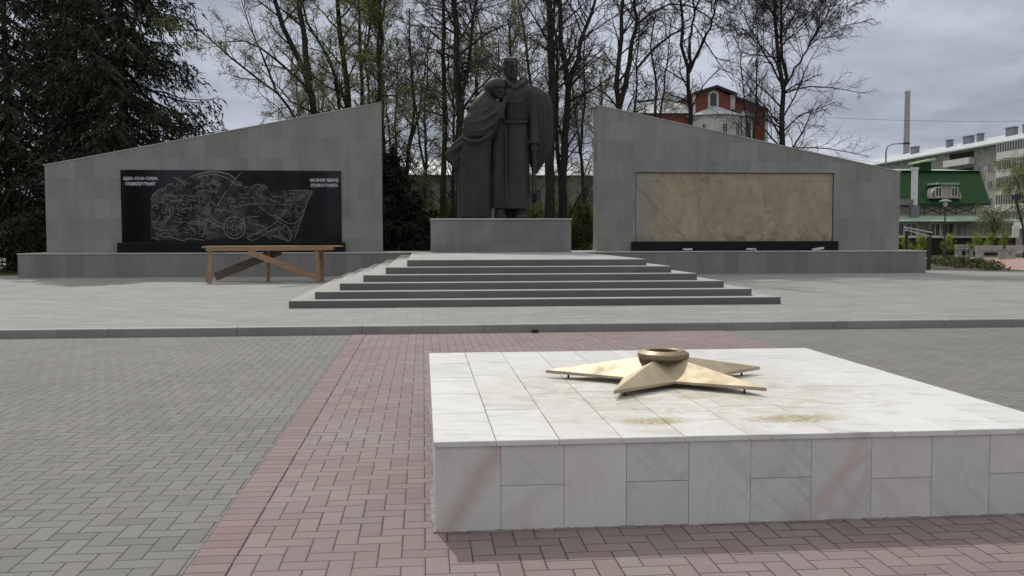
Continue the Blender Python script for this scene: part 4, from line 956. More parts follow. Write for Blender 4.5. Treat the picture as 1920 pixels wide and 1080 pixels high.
make_tree(22, (b0[0], Y, 0), [stem(Y, 1294, [(1293, 231), (1292, 133), (1284, 118), (1276, 89), (1276, 0), (1272, -130)]), pxs([(1292, 135), (1299, 121), (1317, 80), (1338, 30), (1350, -60)], Y, .3), pxs([(1292, 133), (1294, 80), (1300, 20), (1304, -90)], Y, -.2)], [.17, .09, .08], 'bare tree standing in front of the red brick house', n1=22, l1=2.4, n2=8, n3=8, t0=.42, droop2=.06)
Y = 42; b0 = at(1469, 470, Y)
make_tree(23, (b0[0], Y, 0), [stem(Y, 1470, [(1468, 272), (1468, 160), (1459, 118), (1453, 59), (1450, 0), (1446, -130)]), pxs([(1472, 158), (1477, 148), (1465, 104), (1465, 0), (1468, -120)], Y, .15), pxs([(1470, 165), (1485, 138), (1515, 90), (1545, 40), (1570, -20)], Y, -.2), pxs([(1468, 160), (1440, 110), (1410, 60), (1385, 10), (1375, -40)], Y, .3)], [.19, .09, .055, .05],
    'bare open-crowned tree rising above the low end of the right wall', n1=34, l1=3.3, n2=10, n3=9, t0=.27, ang1=55, up1=.12, droop1=-.03, droop2=.0, lf2=.5,
    limbs=[(pxs([(1468, 176), (1480, 170), (1524, 161), (1569, 166), (1622, 175)], Y, -.1), .04), (pxs([(1468, 277), (1542, 277), (1590, 285), (1628, 293)], Y, .1), .035), (pxs([(1470, 245), (1500, 215), (1530, 205), (1570, 190)], Y, .1), .04), (pxs([(1468, 230), (1440, 215), (1400, 228)], Y, .1), .035)])

# spruces ------------------------------------------------------------
def make_spruce(seed, base, H, R, r0, label, n_whorl=40, z0=1.2, dens=1.0, mat='needle', lit=False, name='spruce_tree', group=None, bare=.0, per=6, q=.55):
    rs = np.random.RandomState(seed); root = empty(name, base, label, 'tree', group); bx, by, _ = base
    trunk = np.array([[(bx+.03*math.sin(z), by, z) for z in np.linspace(-.05, H+.1, 40)]])
    zs = np.repeat(np.linspace(z0, H*.985, n_whorl), per)+rs.normal(size=n_whorl*per)*.13; N = len(zs); f = (zs-z0)/(H-z0)
    gate = rs.rand(N) > (.06 if H > 10 else 0); zs = zs[gate]; f = f[gate]; N = len(zs)
    L = R*(1-f**(2.6 if H > 10 else 1.15))*(.62+.5*rs.rand(N))+.25; az = rs.rand(N)*2*PI; o = np.stack([np.cos(az), np.sin(az), np.zeros(N)], 1)
    k = 8; t = np.linspace(0, 1, k)[None, :]
    x = o[:, None]*(L[:, None]*t)[..., None]*.97; dz = -.22*L[:, None]*t-.14*L[:, None]*np.sin(t*PI*.8)+.10*L[:, None]*t**3
    P = np.stack([bx+.03*np.sin(zs)[:, None]+x[..., 0], by+x[..., 1], zs[:, None]+dz], -1); P[:, 1:] += np.cumsum(rs.normal(size=(N, k-1, 3))*.07, 1)
    v1, q1 = tubes(trunk, np.array([r0]), np.array([.045]), 12, .9); v2, q2 = tubes(P, .02+.012*L, np.full(N, .008), 5)
    build_np('trunk', np.concatenate([v1, v2]), np.concatenate([q1, q2+len(v1)]), [], ['bark'], parent=root, smooth=True)
    # branchlets to both sides, hanging
    m = int(16*dens); tt = .12+.88*(np.arange(m)[None]+rs.rand(N, m))/m; fi = tt*(k-1); i = np.minimum(fi.astype(int), k-2); fr = (fi-i)[..., None]; ar = np.arange(N)[:, None]
    p = P[ar, i]*(1-fr)+P[ar, i+1]*fr; d = nrm(P[ar, i+1]-P[ar, i]); side = np.stack([-np.sin(az), np.cos(az), np.zeros(N)], 1)[:, None]*np.where(rs.rand(N, m, 1) < .5, -1, 1)
    bd = nrm(d*.75+side*(.65+.5*rs.rand(N, m, 1))+np.array([0, 0, -.45])); bl = (L[:, None]*.24*(1-tt*.5)+.22)*(.6+.7*rs.rand(N, m))
    if bare: keep = (rs.rand(N, m) > bare)
    else: keep = np.ones((N, m), bool)
    p = p[keep]; bd = bd[keep]; bl = bl[keep]; zf = p[:, 2]; M_ = len(p)
    kk = 4; tb_ = np.linspace(0, 1, kk); B = p[:, None]+bd[:, None]*(bl[:, None]*tb_)[..., None]; B[..., 2] -= (bl[:, None]*tb_**2)*.55
    # needle sprays along each branchlet
    c = int(7); ts = (np.arange(c)[None]+rs.rand(M_, c))/c; f2 = ts*(kk-1); i2 = np.minimum(f2.astype(int), kk-2); fr2 = (f2-i2)[..., None]; ar2 = np.arange(M_)[:, None]
    c0 = (B[ar2, i2]*(1-fr2)+B[ar2, i2+1]*fr2).reshape(-1, 3); dirr = nrm(np.repeat(bd, c, 0)*.8+rs.normal(size=(M_*c, 3))*.45+np.array([0, 0, -.5]))
    ln = .14+.2*rs.rand(M_*c); wd = nrm(np.cross(dirr, rs.normal(size=dirr.shape)))*(.026+.026*rs.rand(M_*c))[:, None]
    V = np.stack([c0-wd, c0+wd, c0+dirr*ln[:, None]+wd*.3, c0+dirr*ln[:, None]-wd*.3], 1).reshape(-1, 3); Q = np.arange(len(V)).reshape(-1, 4)
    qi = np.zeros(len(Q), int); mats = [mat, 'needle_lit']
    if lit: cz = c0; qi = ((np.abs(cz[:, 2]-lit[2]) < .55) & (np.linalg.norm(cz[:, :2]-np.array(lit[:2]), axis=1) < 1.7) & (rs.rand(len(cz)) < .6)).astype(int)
    v3, q3 = tubes(B, np.full(M_, .007), np.full(M_, .004), 3)
    qi = np.r_[qi, np.full(len(q3), 2)]
    build_np('crown', np.concatenate([V, v3]), np.concatenate([Q, q3+len(V)]), [], mats+['twig'], qi=qi, parent=root)
    return root
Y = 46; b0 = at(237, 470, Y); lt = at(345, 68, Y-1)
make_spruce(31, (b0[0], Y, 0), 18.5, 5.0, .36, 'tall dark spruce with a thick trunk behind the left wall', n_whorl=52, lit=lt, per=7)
Y = 50; b0 = at(150, 470, Y)
make_spruce(32, (b0[0], Y, 0), 17.5, 4.2, .26, 'spruce with a thinner trunk left of the thick-trunked spruce', n_whorl=44)
Y = 47; b0 = at(22, 470, Y)
make_spruce(33, (b0[0], Y, 0), 18, 4.6, .26, 'dark spruce at the left edge of the view', n_whorl=42, bare=.2)
Y = 53; b0 = at(-80, 470, Y)
make_spruce(34, (b0[0], Y, 0), 18, 5.0, .26, 'spruce with its trunk outside the left border, boughs reaching in', n_whorl=40, bare=.2)
Y = 42; b0 = at(738, 470, Y)
make_spruce(35, (b0[0], Y, 0), 5.2, 1.9, .10, 'small dark spruce in the gap beside the left wall end', n_whorl=22, z0=.15, mat='needle_dark', dens=.8)
Y = 44.5; b0 = at(775, 470, Y)
make_spruce(36, (b0[0], Y, 0), 3.6, 1.5, .08, 'low bushy dark spruce left of the pedestal', n_whorl=16, z0=.1, mat='needle_dark', dens=.8)

# bare background trees as copies of two patterns ----------------------
def generic(seed, H, label, leaf=0, **k):
    rs = random.Random(seed); pts = [(0, 0, -.05)]
    for i in range(1, 8): pts.append((rs.uniform(-.25, .25), rs.uniform(-.25, .25), H*i/7))
    s2 = [pts[3], (.6, .2, H*.6), (1.1, .3, H*.85), (1.4, .4, H)]
    return make_tree(seed, (0, 0, 0), [pts, s2], [.17, .09], label, leaf=leaf, group='trees further back in the park', t0=.18, **k)
A_ = generic(51, 15, '', n1=24, l1=3.4, n2=8, n3=7, tw=.008)
B_ = generic(52, 14, '', leaf=2, leafsize=.05, n1=24, l1=3.4, n2=8, n3=7, tw=.010, twig='twig_green', budm='bud_pale')
C_ = generic(53, 16, '', n1=24, l1=3.2, n2=8, n3=7, tw=.008, droop2=.06)
spots = [(A_, 770, 56, 'bare far tree rising above the small spruce'), (B_, 800, 62, 'budding far tree between the small spruce and the slender mossy trunk'), (C_, 900, 60, 'far bare tree seen over the mourning woman\'s head scarf'),
         (A_, 935, 68, 'distant bare tree left of the soldier head'), (C_, 1095, 57, 'far bare tree in the gap right of the forked tree'), (B_, 1128, 66, 'distant budding tree over the high corner of the right wall'),
         (C_, 1222, 60, 'far bare tree left of the red house gable'), (B_, 745, 70, 'distant budding tree above the left wall high corner'),
         (B_, 610, 64, 'far budding tree behind the leaning stems'), (C_, 690, 60, 'far bare tree behind the slim budding tree'), (B_, 1060, 76, 'most distant budding tree behind the forked tree'),
         (C_, 720, 52, 'far bare tree just right of the mossy corner tree'), (B_, 845, 52, 'budding far tree right behind the slender mossy trunk'), 
         (C_, 1415, 62, 'distant bare tree right of the red house gable'), (B_, 960, 54, 'budding far tree directly behind the soldier'), (A_, 560, 80, 'distant bare tree left of the leaning stems')]
used = set()
for i, (src, px_, Y, lab) in enumerate(spots):
    x = at(px_, 470, Y)[0]; rz = i*2.1
    if src.name not in used: used.add(src.name); o = src; o.location = (x, Y, 0); o.rotation_euler = (0, 0, rz)
    else: o = copy_tree(src, (x, Y, 0), rz, .9+.05*(i % 4))
    o['label'] = lab
# small pale tree far behind the left wall
x = at(497, 470, 95)[0]; o = copy_tree(B_, (x, 95, 0), 1.0, .82); o['label'] = 'small pale tree far away above the slope of the left wall'; 
x = at(452, 470, 110)[0]; o = copy_tree(B_, (x, 110, 0), 2.0, .62); o['label'] = 'tiny pale tree furthest left in the sky gap beside the spruce'

# shrubs ---------------------------------------------------------------
def make_shrub(seed, base, H, W, label, m1='leaf_dark', nst=9, leaf=5, ls=.05, group=None, name='shrub', cat='shrub', n1=9):
    rs = random.Random(seed); st_ = []
    for i in range(nst):
        a = rs.uniform(0, 2*PI); r = W*rs.uniform(.3, 1); st_.append([(base[0], base[1], base[2]-.03), (base[0]+r*.5*math.cos(a), base[1]+r*.5*math.sin(a), base[2]+H*.5), (base[0]+r*math.cos(a), base[1]+r*math.sin(a), base[2]+H*rs.uniform(.7, 1))])
    return make_tree(seed, base, st_, [.02+.008*H]*nst, label, n1=n1, l1=H*.32, n2=6, n3=4, leaf=leaf, leafsize=ls, budm=m1, t0=.15, name=name, cat=cat, group=group, tw=.006, bark='twig', up1=.3)
gs = 'shrubs behind the monument'
for sd_, px_, Y, H, W, mat, lab in ((61, 800, 52, 3.4, 1.6, 'leaf_olive', 'budding shrub left of the pedestal behind the low spruce'), (62, 850, 56, 3.8, 1.8, 'leaf_olive', 'budding shrub behind the left part of the pedestal'),
        (63, 1010, 55, 3.4, 1.7, 'leaf_olive', 'budding shrub behind the right part of the pedestal'), (64, 1085, 57, 3.6, 1.8, 'leaf_olive', 'budding shrub in the gap right of the pedestal'),
        (65, 1075, 62, 3.8, 2.2, 'leaf_olive', 'taller budding shrub behind the gap right of the pedestal'), (66, 760, 54, 4.2, 1.8, 'leaf_olive', 'budding shrub behind the small dark spruce'),
        (67, 68, 40, 2.4, 1.3, 'leaf_dark', 'dark shrub touching the left end of the left wall'), (68, 12, 80, 4.2, 2.2, 'leaf_olive', 'greener shrub beyond the pale path at the left border'), (69, 75, 46, 3.4, 1.2, 'leaf_dark', 'tall dark shrub behind the left end of the plinth'), (70, 28, 84, 4.6, 2.4, 'leaf_olive', 'tall greener shrub beyond the pale path under the left edge spruce')):
    b = at(px_, 470, Y); make_shrub(sd_, (b[0], Y, 0), H, W, lab, mat, group=gs, leaf=6, ls=.07)
# ------------------------------------------------------------------ background buildings
def X(px_, Y, py=443): return at(px_, py, Y)[0]
def Zp(py, Y, px_=960): return at(px_, py, Y)[2]
def win(parent, x0, x1, z0, z1, y, fr='white_paint', gl='glass', mull=1, t=.08, bar=True, out=.06, name='window'):
    g = MB(); g.box(x0, x0+t, y-out, y+.05, z0, z1); g.box(x1-t, x1, y-out, y+.05, z0, z1); g.box(x0+t, x1-t, y-out, y+.05, z0, z0+t); g.box(x0+t, x1-t, y-out, y+.05, z1-t, z1)
    for i in range(mull): xm = x0+(x1-x0)*(i+1)/(mull+1); g.box(xm-t/3, xm+t/3, y-out+.01, y+.045, z0+t, z1-t)
    o = g.build(name, fr, parent); h = MB(); h.box(x0+t, x1-t, y-.012, y+.03, z0+t, z1-t); h.build('pane', gl, o); return o
# low building seen through the gap
YB = 92
r = empty('low_building', (X(915, YB), YB+4, 0), 'long low building with a pale metal roof seen through the gap behind the statue', 'building')
xa, xb = X(560, YB), X(1300, YB); ze = Zp(329, YB); zr = Zp(300, YB+5)
g = MB(); g.box(xa, xb, YB, YB+10, -.1, ze); g.build('wall', 'olive_wall', r)
g = MB(); g.add([(xa-.5, YB-.6, ze), (xb+.5, YB-.6, ze), (xb+.5, YB+5, zr), (xa-.5, YB+5, zr), (xb+.5, YB+10.6, ze), (xa-.5, YB+10.6, ze)], [(0,1,2,3),(3,2,4,5),(0,3,5),(1,4,2),(0,5,4,1)]); g.build('roof', 'white_roof', r)
for i in range(14):
    x0 = xa+1.2+i*(xb-xa-2)/14
    for z0 in (1.0, 4.6): win(r, x0, x0+1.3, z0, z0+1.6, YB, 'olive_wall', 'glass')
# red brick mansion
Y = 112
r = empty('brick_mansion', (X(1340, Y), Y+5, 0), 'red brick mansion with a round stone bay and arched gable window behind the right wall', 'house')
P = lambda a, b, YY=Y: (at(a, b, YY)[0], at(a, b, YY)[2])
g = MB()
g.prism([P(1302, 300), P(1370, 300), P(1370, 180), P(1342, 166), P(1302, 178)], Y, Y+9)
g.prism([P(1370, 300), P(1437, 300), P(1437, 208), P(1378, 185), P(1370, 185)], Y+.4, Y+9)
g.prism([P(1180, 300), P(1302, 300), P(1302, 211), P(1180, 211)], Y+.5, Y+9)
g.build('wall', 'red_brick', r)
g = MB()
def roofstrip(a, b, y0, y1, th=.3, mi=0): 
    (x0, z0), (x1, z1) = P(*a), P(*b); g.add([(x0,y0,z0),(x1,y0,z1),(x1,y1,z1),(x0,y1,z0),(x0,y0,z0+th),(x1,y0,z1+th),(x1,y1,z1+th),(x0,y1,z0+th)], [(0,3,2,1),(4,5,6,7),(0,1,5,4),(1,2,6,5),(2,3,7,6),(3,0,4,7)])
roofstrip((1299, 178), (1342, 165), Y-.6, Y+9); roofstrip((1342, 165), (1380, 180), Y-.6, Y+9); roofstrip((1378, 184), (1440, 208), Y-.2, Y+9)
g.build('gable_roof', 'dark_metal', r)
g = MB(); a = P(1176, 212); b = P(1302, 212); c_ = P(1210, 192, Y+5); d_ = P(1300, 194, Y+5)
g.add([(a[0], Y, a[1]), (b[0], Y, b[1]), (d_[0], Y+5, d_[1]), (c_[0], Y+5, c_[1]), (a[0], Y+9.5, a[1]), (b[0], Y+9.5, b[1])], [(0,1,2,3),(3,2,5,4),(0,3,4),(1,5,2)]); g.build('wing_roof', 'white_roof', r)
g = MB()   # pale quoins and dormer
for x0, x1, y0, y1 in ((1299, 1304, 178, 300), (1369, 1378, 178, 205), (1434, 1440, 208, 300)): 
    p0 = P(x0, y1); p1 = P(x1, y0); g.box(p0[0], p1[0], Y-.12, Y+.1+.4*(x0 > 1400), p0[1], p1[1])
g.build('corner_stones', 'white_stone', r)
g = MB(); g.prism([P(1410, 200), P(1433, 208), P(1433, 190), P(1418, 184)], Y+2, Y+4); g.build('roof_dormer', 'white_roof', r)
for x0, x1, y0, y1, lb in ((1257, 1276, 168, 196, 0), (1431, 1440, 184, 210, 1)):
    g = MB(); p0 = P(x0, y1); p1 = P(x1, y0); g.box(p0[0], p1[0], Y+3, Y+4.4, p0[1], p1[1]); g.box(p0[0]-.12, p1[0]+.12, Y+2.9, Y+4.5, p1[1], p1[1]+.2); g.build('chimney_stack', 'white_stone', r)
# arched window
p0 = P(1331, 199); p1 = P(1343, 174); cxw = (p0[0]+p1[0])/2; rw_ = (p1[0]-p0[0])/2; zc = p1[1]-rw_
def arch(rr, zb): return [(cxw-rr, zb), (cxw+rr, zb)]+[(cxw+rr*math.cos(t), zc+rr*math.sin(t)) for t in np.linspace(0, PI, 13)]
g = MB(); g.prism(arch(rw_+.28, p0[1]-.3), Y-.15, Y+.02); fo = g.build('arched_window', 'white_stone', r)
g = MB(); g.prism(arch(rw_, p0[1]), Y-.17, Y-.13); g.build('pane', 'glass', fo)
# round bay with conical roof, second bay
cb = at(1345, 230, Y-1.0); rb = (X(1392, Y)-X(1298, Y))/2; zb = Zp(210, Y-3)
g = MB(); g.lathe((cb[0], Y+.2, 0), [(rb, -.1), (rb, zb)], 24); g.build('round_bay', 'white_stone', r)
g = MB(); g.lathe((cb[0], Y+.2, 0), [(rb*.98, zb-.02), (rb+.35, zb), (rb+.3, zb+.12), (.05, zb+1.5)], 24); g.build('bay_roof', 'white_roof', r)
for xx in (1303, 1318, 1352, 1378):
    dx = X(xx, Y-2)-cb[0]; yy = Y+.2-math.sqrt(max(.2, rb*rb-dx*dx)); win(r, X(xx, Y-2)-.35, X(xx, Y-2)+.35, zb-3.6, zb-1.0, yy-.05, 'white_paint', 'glass', 1, .07)
p0 = P(1390, 300, Y-1); p1 = P(1414, 217, Y-1); g = MB(); g.box(p0[0], p1[0], Y-1, Y+.5, -.1, p1[1]); g.build('square_bay', 'white_stone', r)
g = MB(); g.add([(p0[0]-.3, Y-1.3, p1[1]), (p1[0]+.4, Y-1.3, p1[1]), (p1[0]+.4, Y+.5, p1[1]), (p0[0]-.3, Y+.5, p1[1]), ((p0[0]+p1[0])/2, Y+.4, p1[1]+.9)], [(0,1,4),(1,2,4),(2,3,4),(3,0,4),(0,3,2,1)]); g.build('bay_roof', 'white_roof', r)
win(r, p0[0]+.35, p1[0]-.35, p1[1]-3.2, p1[1]-.8, Y-1)

# factory chimney
Y = 300; c0 = at(1699, 300, Y); ct = at(1702, 170, Y); g = MB()
r = empty('factory_chimney', (c0[0], Y, 0), 'tall slim pinkish-grey factory chimney in the distance', 'chimney')
g.lathe((c0[0], Y, 0), [(1.15, -1), (1.1, 20), (.95, ct[2]*.75), (.86, ct[2]-.6)], 20); g.build('shaft', 'chimney', r)
g = MB(); g.lathe((c0[0], Y, 0), [(.86, ct[2]-.7), (1.0, ct[2]-.6), (1.0, ct[2]), (.6, ct[2]+.02), (.6, ct[2]-1)], 20); g.build('rim', 'white_paint', r)
for zz_ in (Zp(263, Y), Zp(285, Y)):
    g = MB(); g.lathe((c0[0], Y, 0), [(1.0, zz_-.3), (1.12, zz_-.25), (1.12, zz_+.25), (1.0, zz_+.3)], 20); g.build('band', 'dark_metal', r)

# apartment block, five storeys, running away from the viewer
ZE = 16.4
A = np.array(on(1640, 309, ZE)); B = np.array(on(1905, 262, ZE)); A[2] = B[2] = 0; u_ = (B-A)/np.linalg.norm(B-A); nrm_ = np.array([u_[1], -u_[0], 0])
if nrm_[0] > 0: nrm_ = -nrm_
LEN = np.linalg.norm(B-A)+16
r = empty('apartment_block', tuple(A+u_*LEN/2), 'five-storey grey apartment block with glazed white balconies behind the green-roofed house', 'apartment block')
def fb(g, u0, u1, z0, z1, d0, d1, mi=None):   # box in facade frame: d positive = towards the street
    vs = [];
    for z in (z0, z1):
        for uu, dd in ((u0, d0), (u1, d0), (u1, d1), (u0, d1)): p = A+u_*uu+nrm_*dd; vs.append((p[0], p[1], z))
    g.add(vs, [(0,3,2,1),(4,5,6,7),(0,1,5,4),(1,2,6,5),(2,3,7,6),(3,0,4,7)], mi)
def upx(px_):     # facade coordinate of a picture column
    d = ray(px_, 300); t = np.cross(np.append(A[:2], 0), np.append(u_[:2], 0))[2]/np.cross(np.append(d[:2], 0), np.append(u_[:2], 0))[2]; q = d*t; return float(np.dot(q[:2]-A[:2], u_[:2]))
g = MB(); fb(g, -14, LEN, -.1, ZE, -12, 0); g.build('wall', 'panel_wall', r)
g = MB(); vs = []
for uu in (-14.6, LEN+.6):
    for dd, z in ((.9, ZE-.05), (-5.5, ZE+2.1), (-12.9, ZE-.05), (-12.9, ZE-.3), (.9, ZE-.3)): p = A+u_*uu+nrm_*dd; vs.append((p[0], p[1], z))
g.add(vs, [(0,1,2,3,4),(9,8,7,6,5)]+[(i, (i+1)%5, (i+1)%5+5, i+5) for i in range(5)]); g.build('roof', 'white_roof', r)
for px_, wd in ((1680, 2.2), (1742, 1.2), (1776, 2.4), (1797, 1.0), (1853, 2.2), (1880, 1.0)):
    uu = upx(px_); g = MB(); fb(g, uu-wd/2, uu+wd/2, ZE+.6, ZE+2.7, -4.2, -3.4); fb(g, uu-wd/2-.15, uu+wd/2+.15, ZE+2.7, ZE+2.85, -4.3, -3.3); g.build('vent_stack', 'grey_metal', r)
def fwin(u0, u1, z0, z1, name='window'):
    g = MB(); t = .07; fb(g, u0, u0+t, z0, z1, -.05, .07); fb(g, u1-t, u1, z0, z1, -.05, .07); fb(g, u0+t, u1-t, z0, z0+t, -.05, .07); fb(g, u0+t, u1-t, z1-t, z1, -.05, .07); fb(g, (u0+u1)/2-.05, (u0+u1)/2+.05, z0+t, z1-t, -.05, .06)
    o = g.build(name, 'white_paint', r); g = MB(); fb(g, u0+t, u1-t, z0+t, z1-t, -.04, .03); g.build('pane', 'glass', o)
def balcony(u0, u1, zf, glazed):
    g = MB(); fb(g, u0, u1, zf-.12, zf+1.0, .95, 1.05); fb(g, u0, u0+.08, zf-.12, zf+1.0, 0, .95); fb(g, u1-.08, u1, zf-.12, zf+1.0, 0, .95); fb(g, u0+.08, u1-.08, zf-.12, zf-.02, 0, .95)
    o = g.build('balcony', 'white_paint', r)
    if glazed:
        h = MB(); n_ = max(3, int((u1-u0)/.7))
        for i in range(n_+1): uu = u0+(u1-u0-.1)*i/n_; fb(h, uu, uu+.1, zf+1.0, zf+2.45, .93, 1.06)
        fb(h, u0, u1, zf+2.45, zf+2.55, .93, 1.06); h.build('glazing_bars', 'white_paint', o)
        h = MB(); fb(h, u0+.05, u1-.05, zf+1.0, zf+2.45, .2, .96); h.build('glazing', 'glass', o)
    else:
        h = MB(); fb(h, u0+.3, u1-.3, zf, zf+2.1, .0, .05); h.build('balcony_door', 'brown_wall', o)
for fl in range(5):
    zf = ZE-2.75*(fl+1)+.05
    for px_ in (1672, 1690, 1706, 1722, 1736, 1750, 1764, 1838, 1858, 1874):
        uu = upx(px_); fwin(uu-.75, uu+.75, zf+.85, zf+2.3)
    balcony(upx(1779), upx(1828), zf, fl == 3); balcony(upx(1880), upx(1935), zf, True)
    g = MB()

# green-roofed house
Y = 75
r = empty('green_roofed_house', (X(1770, Y), Y+4, 0), 'low house with a steep green mansard roof, round-topped dormer and glazed veranda', 'house')
x0 = X(1630, Y); x1 = X(1842, Y); zt = Zp(321, Y+2.4, 1770); zb_ = Zp(381, Y, 1770); x1b = X(1856, Y); x1t = X(1831, Y+2.4); ZC = Zp(403, Y-2, 1770); 
g = MB(); g.box(x0, x1, Y+.4, Y+8, -.1, zb_+.1); g.build('wall', 'cream', r)
g = MB(); g.add([(x0, Y, zb_), (x1b, Y, zb_), (x1b, Y+8.6, zb_), (x0, Y+8.6, zb_), (x0, Y+2.2, zt), (x1t, Y+2.2, zt), (x1t, Y+6.2, zt), (x0, Y+6.2, zt), (x0, Y, zb_-.16), (x1b, Y, zb_-.16), (x1b, Y+8.6, zb_-.16), (x0, Y+8.6, zb_-.16)],
    [(0,1,5,4),(1,2,6,5),(2,3,7,6),(3,0,4,7),(4,5,6,7),(8,9,1,0),(9,10,2,1),(10,11,3,2),(11,10,9,8)]); g.build('mansard_roof', 'green_roof', r)
g = MB(); g.add([(x0-.2, Y+1.9, zt+.02), (x1t+.3, Y+1.9, zt+.02), (x1t+.3, Y+6.5, zt+.02), (x0-.2, Y+6.5, zt+.02), (x0+2, Y+4.2, zt+.30), (x1t-2.2, Y+4.2, zt+.30)], [(0,1,5,4),(1,2,5),(2,3,4,5),(3,0,4),(0,3,2,1)]); g.build('ridge_roof', 'green_flat', r)
g = MB(); p0 = X(1724, Y+3); p1 = X(1748, Y+3); g.box(X(1722, Y+2), X(1743, Y+2), Y+2, Y+3.2, zt, Zp(299, Y+2)); g.build('roof_turret', 'green_roof', r)
g = MB(); g.prism([(X(1716, Y+2), Zp(302, Y+2)), (X(1748, Y+2), Zp(295, Y+2)), (X(1748, Y+2), Zp(292, Y+2)), (X(1716, Y+2), Zp(299, Y+2))], Y+1.7, Y+3.4); g.build('turret_cap', 'turret_sheet', r)
# dormer
dc = X(1771, Y); dz0 = Zp(372, Y, 1770); dz1 = Zp(346, Y, 1770); dr = X(1800, Y)-dc; dh = dz1-dz0
g = MB(); arcp = [(dc-dr, dz0), (dc+dr, dz0)]+[(dc+dr*math.cos(t), dz0+dh*max(0, math.sin(t))**.95) for t in np.linspace(0.08, PI-.08, 17)]; g.prism(arcp, Y-.1, Y+2.0); g.build('dormer', 'cream', r)
for sx in (-1, 1):
    xm = dc+sx*.40; win(r, min(xm, xm+sx*.62), max(xm, xm+sx*.62), dz0+.12, dz0+dh*.80, Y-.12, mull=1, t=.07)
    g = MB(); g.prism([(dc+sx*1.10, dz0+.14), (dc+sx*(dr-.18), dz0+.14), (dc+sx*1.10, dz0+dh*.62)][::sx], Y-.16, Y-.11); g.build('side_pane', 'glass', r)
g = MB(); g.prism([(dc-dr*.72, dz1-.02), (dc+dr*.68, dz1-.02), (dc+dr*.75, dz1+.16), (dc-dr*.65, dz1+.16)], Y-.35, Y+1.8); g.build('dormer_roof', 'green_flat', r)
# canopy roof, truss, veranda
xc1 = X(1905, Y-2); zc0 = Zp(414, Y-2.6, 1770); zc1 = Zp(402, Y, 1770)
g = MB(); g.add([(x0, Y-2.6, zc0), (xc1, Y-2.6, zc0), (xc1, Y+.4, zc1), (x0, Y+.4, zc1), (x0, Y-2.6, zc0-.1), (xc1, Y-2.6, zc0-.1), (xc1, Y+.4, zc1-.1), (x0, Y+.4, zc1-.1)], [(0,1,2,3),(7,6,5,4),(4,5,1,0),(5,6,2,1),(6,7,3,2),(7,4,0,3)]); g.build('canopy_roof', 'green_flat', r)
g = MB(); zt0 = zc1+.05; zt1 = Zp(388, Y, 1770)
for a, b in ((1700, 1730), (1730, 1760), (1760, 1790), (1790, 1826)):
    xa_, xb_ = X(a, Y), X(b, Y); g.beam((xa_, Y-.2, zt0), (xb_, Y-.2, zt1), .06, .09); g.beam((xa_, Y-.12, zt1), (xb_, Y-.12, zt0), .06, .09); g.beam((xb_, Y-.16, zt0), (xb_, Y-.16, zt1), .07, .07, (0, 1, 0))
g.beam((X(1690, Y), Y-.16, zt1+.04), (X(1830, Y), Y-.16, zt1+.04), .08, .08); g.build('balustrade', 'dark_metal', r)
zs0 = Zp(446, Y-2, 1770)
g = MB(); g.box(x0, X(1905, Y-2), Y-2, Y-1.8, -.1, zs0); g.build('skirting', 'brown_wall', r)
g = MB(); g.box(x0, X(1905, Y-2)+.1, Y-2.1, Y-1.7, zs0, zs0+.09); g.build('sill', 'white_paint', r)
g = MB(); g.box(X(1842, Y), X(1903, Y-1.9), Y-1.6, Y+5, -.1, zc0-.1); g.build('annex_wall', 'cream', r)
pxl = [1640, 1668, 1696, 1720, 1742, 1764, 1790, 1815, 1842, 1870, 1900]
for a, b in zip(pxl, pxl[1:]):
    win(r, X(a, Y-1.9)+.03, X(b, Y-1.9)-.03, zs0+.09, zc0-.15, Y-1.88, 'cream' if b % 4 else 'white_paint', 'glass_pale' if (a//7) % 2 else 'glass', 1, .10, name='veranda_window')
g = MB(); pp = at(1714, 380, Y-1); g.tube([(pp[0], Y-1, Zp(385, Y-1, 1714)), (pp[0], Y-1, Zp(317, Y-1, 1714))], .26, 16); g.tube([(pp[0], Y-1, Zp(318, Y-1, 1714)), (pp[0], Y-1, Zp(314, Y-1, 1714))], .31, 16); g.build('flue_pipe', 'silver', r)
g = MB(); g.box(X(1688, Y-1.5), X(1708, Y-1.5), Y-1.8, Y-1, Zp(384, Y-1.5, 1700), Zp(374, Y-1.5, 1700)); g.beam((pp[0], Y-1, zc0), (pp[0], Y-1, Zp(384, Y-1, 1714)), .7, .4, (0, 1, 0)); g.build('flue_base', 'grey_metal', r)

# ------------------------------------------------------------------ street furniture on the right
def lampdisc(px_, pyt, pyb, lab):
    Yl = 1.6*1743/(pyb-443)*.997; b = at(px_, pyb, Yl); zt_ = Zp(pyt, Yl, px_); r = empty('park_lamp', (b[0], Yl, 0), lab, 'lamp')
    g = MB(); g.lathe((b[0], Yl, 0), [(.11, -.05), (.11, .5), (.06, .6), (.045, zt_-.35)], 12); g.build('post', 'dark_metal', r)
    g = MB(); g.lathe((b[0], Yl, 0), [(.05, zt_-.42), (.16, zt_-.3), (.14, zt_-.06), (.02, zt_-.05)], 14); g.build('globe', 'white_paint', r)
    g = MB(); g.lathe((b[0], Yl, 0), [(.02, zt_-.10), (.42, zt_-.08), (.40, zt_-.02), (.12, zt_+.08), (.001, zt_+.1)], 18); g.build('lamp_shade', 'grey_metal', r)
lampdisc(1770, 376, 488, 'black park lamp with a flat disc shade in front of the green-roofed house')
Y = 105; b = at(1661, 300, Y); r = empty('street_lamp', (b[0], Y, 0), 'curved grey street lamp peeking over the low end of the right wall', 'street lamp')
